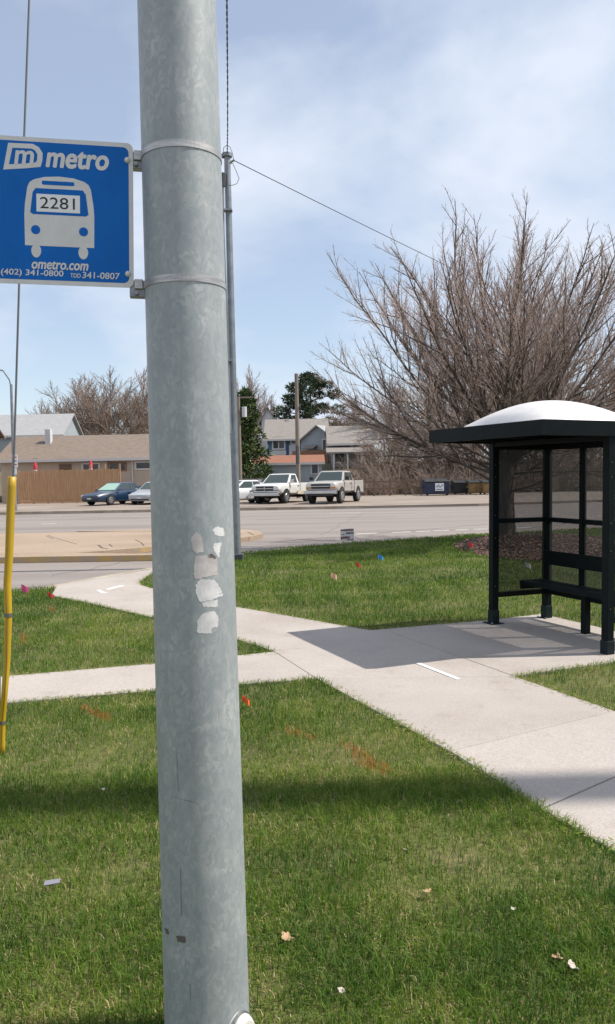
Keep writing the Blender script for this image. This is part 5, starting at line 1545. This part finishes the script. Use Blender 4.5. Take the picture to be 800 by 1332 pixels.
sedan('silver grey car half hidden by the galvanized pole, behind the blue sedan', 203, 655, R(14), paint('silver_paint', (.36, .38, .40)), gC)
sedan('white sedan just right of the big pole, nose hidden by the mast', 313, 654.5, R(52), paint('white_sedan_paint', (.62, .62, .62)), gC)
pickup('older white pickup with square grille and stained doors, left of the silver truck', 371, 653.5, R(24), paint('white_truck_paint', (.66, .65, .62)), mat('primer_tan', (.50, .44, .34), .8, var=.2, scale=3), gC, .40, False, 1.35, 2.3)
pickup('silver white extended cab pickup with big wheels, rightmost parked vehicle', 437, 653.5, R(20), paint('pewter_paint', (.40, .375, .345)), None, gC, .50, True, 1.9, 1.9)
sedan('dark red car behind the older white pickup', 372, 641, R(75), paint('maroon_paint', (.16, .012, .02)), gC)

# ------------------------------------------------------------------ dumpsters
def dumpster(label, px0, px1, py, h, m, sign_=False, d=None):
    q0 = G(px0, py); q1 = G(px1, py); d_ = q0.y if d is None else d
    x0 = X(px0, py, d_); x1 = X(px1, py, d_); w_ = x1 - x0
    t = thing('dumpster', label, 'dumpster', ((x0 + x1) / 2, d_, gz(d_)), 0, 'dumpsters at the back of the lot')
    hw = w_ / 2
    MB().add([(-hw, 0, .12), (hw, 0, .12), (hw, 1.5, .12), (-hw, 1.5, .12), (-hw, -.12, h * .82), (hw, -.12, h * .82), (hw, 1.5, h), (-hw, 1.5, h)],
             [(3, 2, 1, 0), (4, 5, 6, 7), (0, 1, 5, 4), (1, 2, 6, 5), (2, 3, 7, 6), (3, 0, 4, 7)]).build('bin', m, t, bevel=.02)
    for s_ in (-1, 1):
        MB().add([(s_ * hw * .5 - hw * .48, -.2, h * .82 + .015), (s_ * hw * .5 + hw * .48, -.2, h * .82 + .015), (s_ * hw * .5 + hw * .48, 1.5, h + .015), (s_ * hw * .5 - hw * .48, 1.5, h + .015),
                  (s_ * hw * .5 - hw * .48, -.2, h * .82 + .07), (s_ * hw * .5 + hw * .48, -.2, h * .82 + .07), (s_ * hw * .5 + hw * .48, 1.5, h + .07), (s_ * hw * .5 - hw * .48, 1.5, h + .07)],
                 [(3, 2, 1, 0), (4, 5, 6, 7), (0, 1, 5, 4), (1, 2, 6, 5), (2, 3, 7, 6), (3, 0, 4, 7)]).build('lid', M_BLKP, t)
        MB().box(s_ * (hw + .06) - .05, s_ * (hw + .06) + .05, .3, 1.1, h * .5, h * .62).build('lift_pocket', m, t)
        MB().tube([(s_ * hw * .8, .1, .0), (s_ * hw * .8, .1, .13)], .08, 8).build('caster', M_TYRE, t)
    for k in (-.45, .0, .45): MB().box(k * w_ - .03, k * w_ + .03, -.13, -.06, .2, h * .76).build('rib', m, t)
    if sign_:
        sg = MB().box(-.10 * w_, .25 * w_, -.18, -.14, h * .3, h * .78).build('notice', M_LABELW, t)
        MB().tube([(-.06 * w_, -.185, h * .62), (-.02 * w_, -.185, h * .52), (.04 * w_, -.185, h * .68), (.09 * w_, -.185, h * .5), (.16 * w_, -.185, h * .6), (.21 * w_, -.185, h * .68)], .03, 5).build('notice_print', mat('blue_print', (.03, .07, .2), .7), sg)
        MB().box(-.06 * w_, .2 * w_, -.186, -.181, h * .36, h * .41).build('notice_print', MATS['blue_print'], sg)
dumpster('navy blue dumpster with a white notice, at the lot edge', 553, 585, 645, 1.15, mat('navy_bin', (.018, .03, .07), .5, var=.2, scale=3), True)
dumpster('black dumpster between the navy and the tan ones', 591, 609, 643.5, 1.0, mat('black_bin', (.015, .016, .018), .6, var=.2, scale=3))
dumpster('tan dumpster right of the black one', 610.5, 627, 643.5, 1.0, mat('tan_bin', (.22, .14, .055), .7, var=.2, scale=3))
dumpster('tan dumpster partly hidden behind the shelter post', 629, 646, 643.5, 1.0, MATS['tan_bin'])

# ------------------------------------------------------------------ yard sign, flags, litter
q = G(452, 711)
ys_ = thing('yard_sign', 'small white yard sign with black and red print by the kerb', 'sign', tuple(q), .35)
k_ = q.y / F_PX
M_YS = mat('yard_sign_white', (.60, .56, .56), .7); M_MAR = mat('maroon_print', (.12, .02, .03), .7)
z1_ = 23.5 * k_; z0_ = 7.5 * k_; hw_ = 9.4 * k_
MB().box(-hw_, hw_, -.006, .006, z0_, z1_).build('panel', M_YS, ys_)
for sx in (-.6, .6): MB().tube([(sx * hw_, .01, -.05), (sx * hw_, .01, z0_ + .1)], .004, 6).build('wire_leg', M_WIRE, ys_)
rp_ = random.Random(4)
def prow(f0, f1, x0, x1, m):
    x_ = x0
    while x_ < x1:
        w_ = rp_.uniform(.03, .09)
        MB().box(hw_ * x_, hw_ * min(x1, x_ + w_ * 1.6), -.009, -.0065, z0_ + (z1_ - z0_) * (f0 + rp_.uniform(0, .03)), z0_ + (z1_ - z0_) * (f1 - rp_.uniform(0, .04))).build('print', m, ys_); x_ += w_ * 1.6 + .03
prow(.80, .97, -.95, .92, M_MAR); prow(.56, .70, -.2, .95, M_BLACKINK); prow(.48, .60, -.9, -.4, mat('grey_print', (.2, .2, .2), .7)); prow(.12, .36, -.98, -.75, M_BLACKINK); prow(.18, .38, -.7, .4, M_MAR); prow(.03, .15, -.1, .95, M_MAR)
def flag(px, py, m, label, h=.22, fs=.075, side=1, name='marker_flag'):
    q = G(px, py)
    t = thing(name, label, 'marker flag', tuple(q), random.uniform(-.4, .4), 'utility marker flags in the grass')
    MB().tube([(0, 0, -.03), (.005, 0, h)], .0022, 5).build('wire_stake', M_WIRE, t)
    mb = MB(); nn_ = 5; vv = []
    for i in range(nn_):
        for j in range(2):
            vv.append((side * fs * 1.25 * i / (nn_ - 1), .014 * math.sin(i * 1.7), h - j * fs - .012 * i))
    mb.add(vv, [(2 * i, 2 * i + 1, 2 * i + 3, 2 * i + 2) for i in range(nn_ - 1)])
    o = mb.build('flag', m, t); so = o.modifiers.new('sheet', 'SOLIDIFY'); so.thickness = .001
MK = lambda n_, c: mat('flag_' + n_, c, .6)
flag(431, 757, MK('orange_white', (.75, .42, .30)), 'pale orange marker flag, nearest of those on the back lawn', .15, .075)
flag(463, 741, MK('red', (.60, .05, .04)), 'small red marker flag between the orange and the blue one', .14, .065)
flag(492, 731, MK('blue', (.03, .25, .62)), 'blue marker flag on the back lawn', .15, .08)
flag(609, 715, MK('red', 0), 'red marker flag at the left end of the mulch bed', .17, .09)
flag(683, 742, MK('white', (.75, .70, .68)), 'white marker flag in front of the mulch bed', .15, .08)
flag(28, 772, MK('pink', (.75, .10, .25)), 'pink marker flag by the kerb near the yellow guard', .14, .10)
flag(62, 780, MK('red', 0), 'red marker flag at the corner of the ramp', .12, .07)
flag(315, 921, MK('orange', (.80, .14, .03)), 'orange marker flag showing past the right side of the pole', .10, .045)
def leaf(px, py, size, m, label, name, rz, h=.028, curl=.35, cat='leaf'):
    q = G(px, py)
    rr3 = random.Random(px)
    n_ = 18; ring = []
    for k in range(n_):
        a_ = 2 * math.pi * k / n_
        r_ = size * ((.55 + .35 * abs(math.cos(2.5 * a_))) if cat == 'leaf' else .72) + size * rr3.uniform(-.12, .12)
        x_, y_ = r_ * math.cos(a_), r_ * .75 * math.sin(a_)
        ring.append((x_, y_, h + curl * size * ((x_ / size) ** 2 + .6 * rr3.uniform(-.3, .5))))
    mid = [(x_ * .45, y_ * .45, h + curl * .2 * size * rr3.uniform(-.2, .6)) for x_, y_, z_ in ring]
    mb = MB(); mb.loft([ring, mid], cap=False); mb.f.append(tuple(range(n_, 2 * n_)))
    o = mb.build(name, m, None, fix=True); o.location = q; o.rotation_euler = (rr3.uniform(-.3, .3), rr3.uniform(-.3, .3), rz)
    so = o.modifiers.new('sheet', 'SOLIDIFY'); so.thickness = .0012
    tag(o, label, cat, 'litter on the front lawn')
M_LEAF = mat('dry_leaf', (.42, .27, .16), .85, var=.2, scale=30); M_LIT = mat('pale_litter', (.50, .44, .38), .85, var=.2, scale=40)
M_SHARD = mat('grey_shard', (.20, .20, .23), .7)
leaf(555, 1168, .024, M_LEAF, 'curled tan dry leaf in the middle of the front lawn', 'dry_leaf', .4)
leaf(724, 1257, .032, M_LEAF, 'brown dry leaf touching the crumpled white scrap', 'dry_leaf', 1.2)
leaf(739, 1270, .030, M_LIT, 'crumpled white paper scrap near the lower right corner', 'paper_scrap', 2.0, .04, .6, 'litter')
leaf(440, 1297, .020, M_LIT, 'pale shredded scrap at the bottom of the front lawn', 'paper_scrap', .2, .03, .5, 'litter')
leaf(131, 1037, .018, M_LIT, 'white scrap in the grass left of the pole', 'paper_scrap', .9, .045, .5, 'litter')
leaf(668, 1192, .013, M_LIT, 'small white scrap right of the tan leaf', 'paper_scrap', 2.9, .035, .4, 'litter')
leaf(526, 1116, .013, M_LIT, 'tiny pale scrap above the tan leaf', 'paper_scrap', 1.9, .035, .4, 'litter')
leaf(372, 1228, .030, M_LEAF, 'faded leaf close to the right side of the pole foot', 'dry_leaf', 2.4, .03)
q = G(68, 1162); o = MB().prism([(-.032, -.012), (.03, -.018), (.034, .010), (-.028, .018)], 0, .004).build('plastic_shard', M_SHARD)
o.location = (q.x, q.y, q.z + .045); o.rotation_euler = (.15, -.1, .25); tag(o, 'flat grey shard lying in the grass left of the pole', 'litter', 'litter on the front lawn')
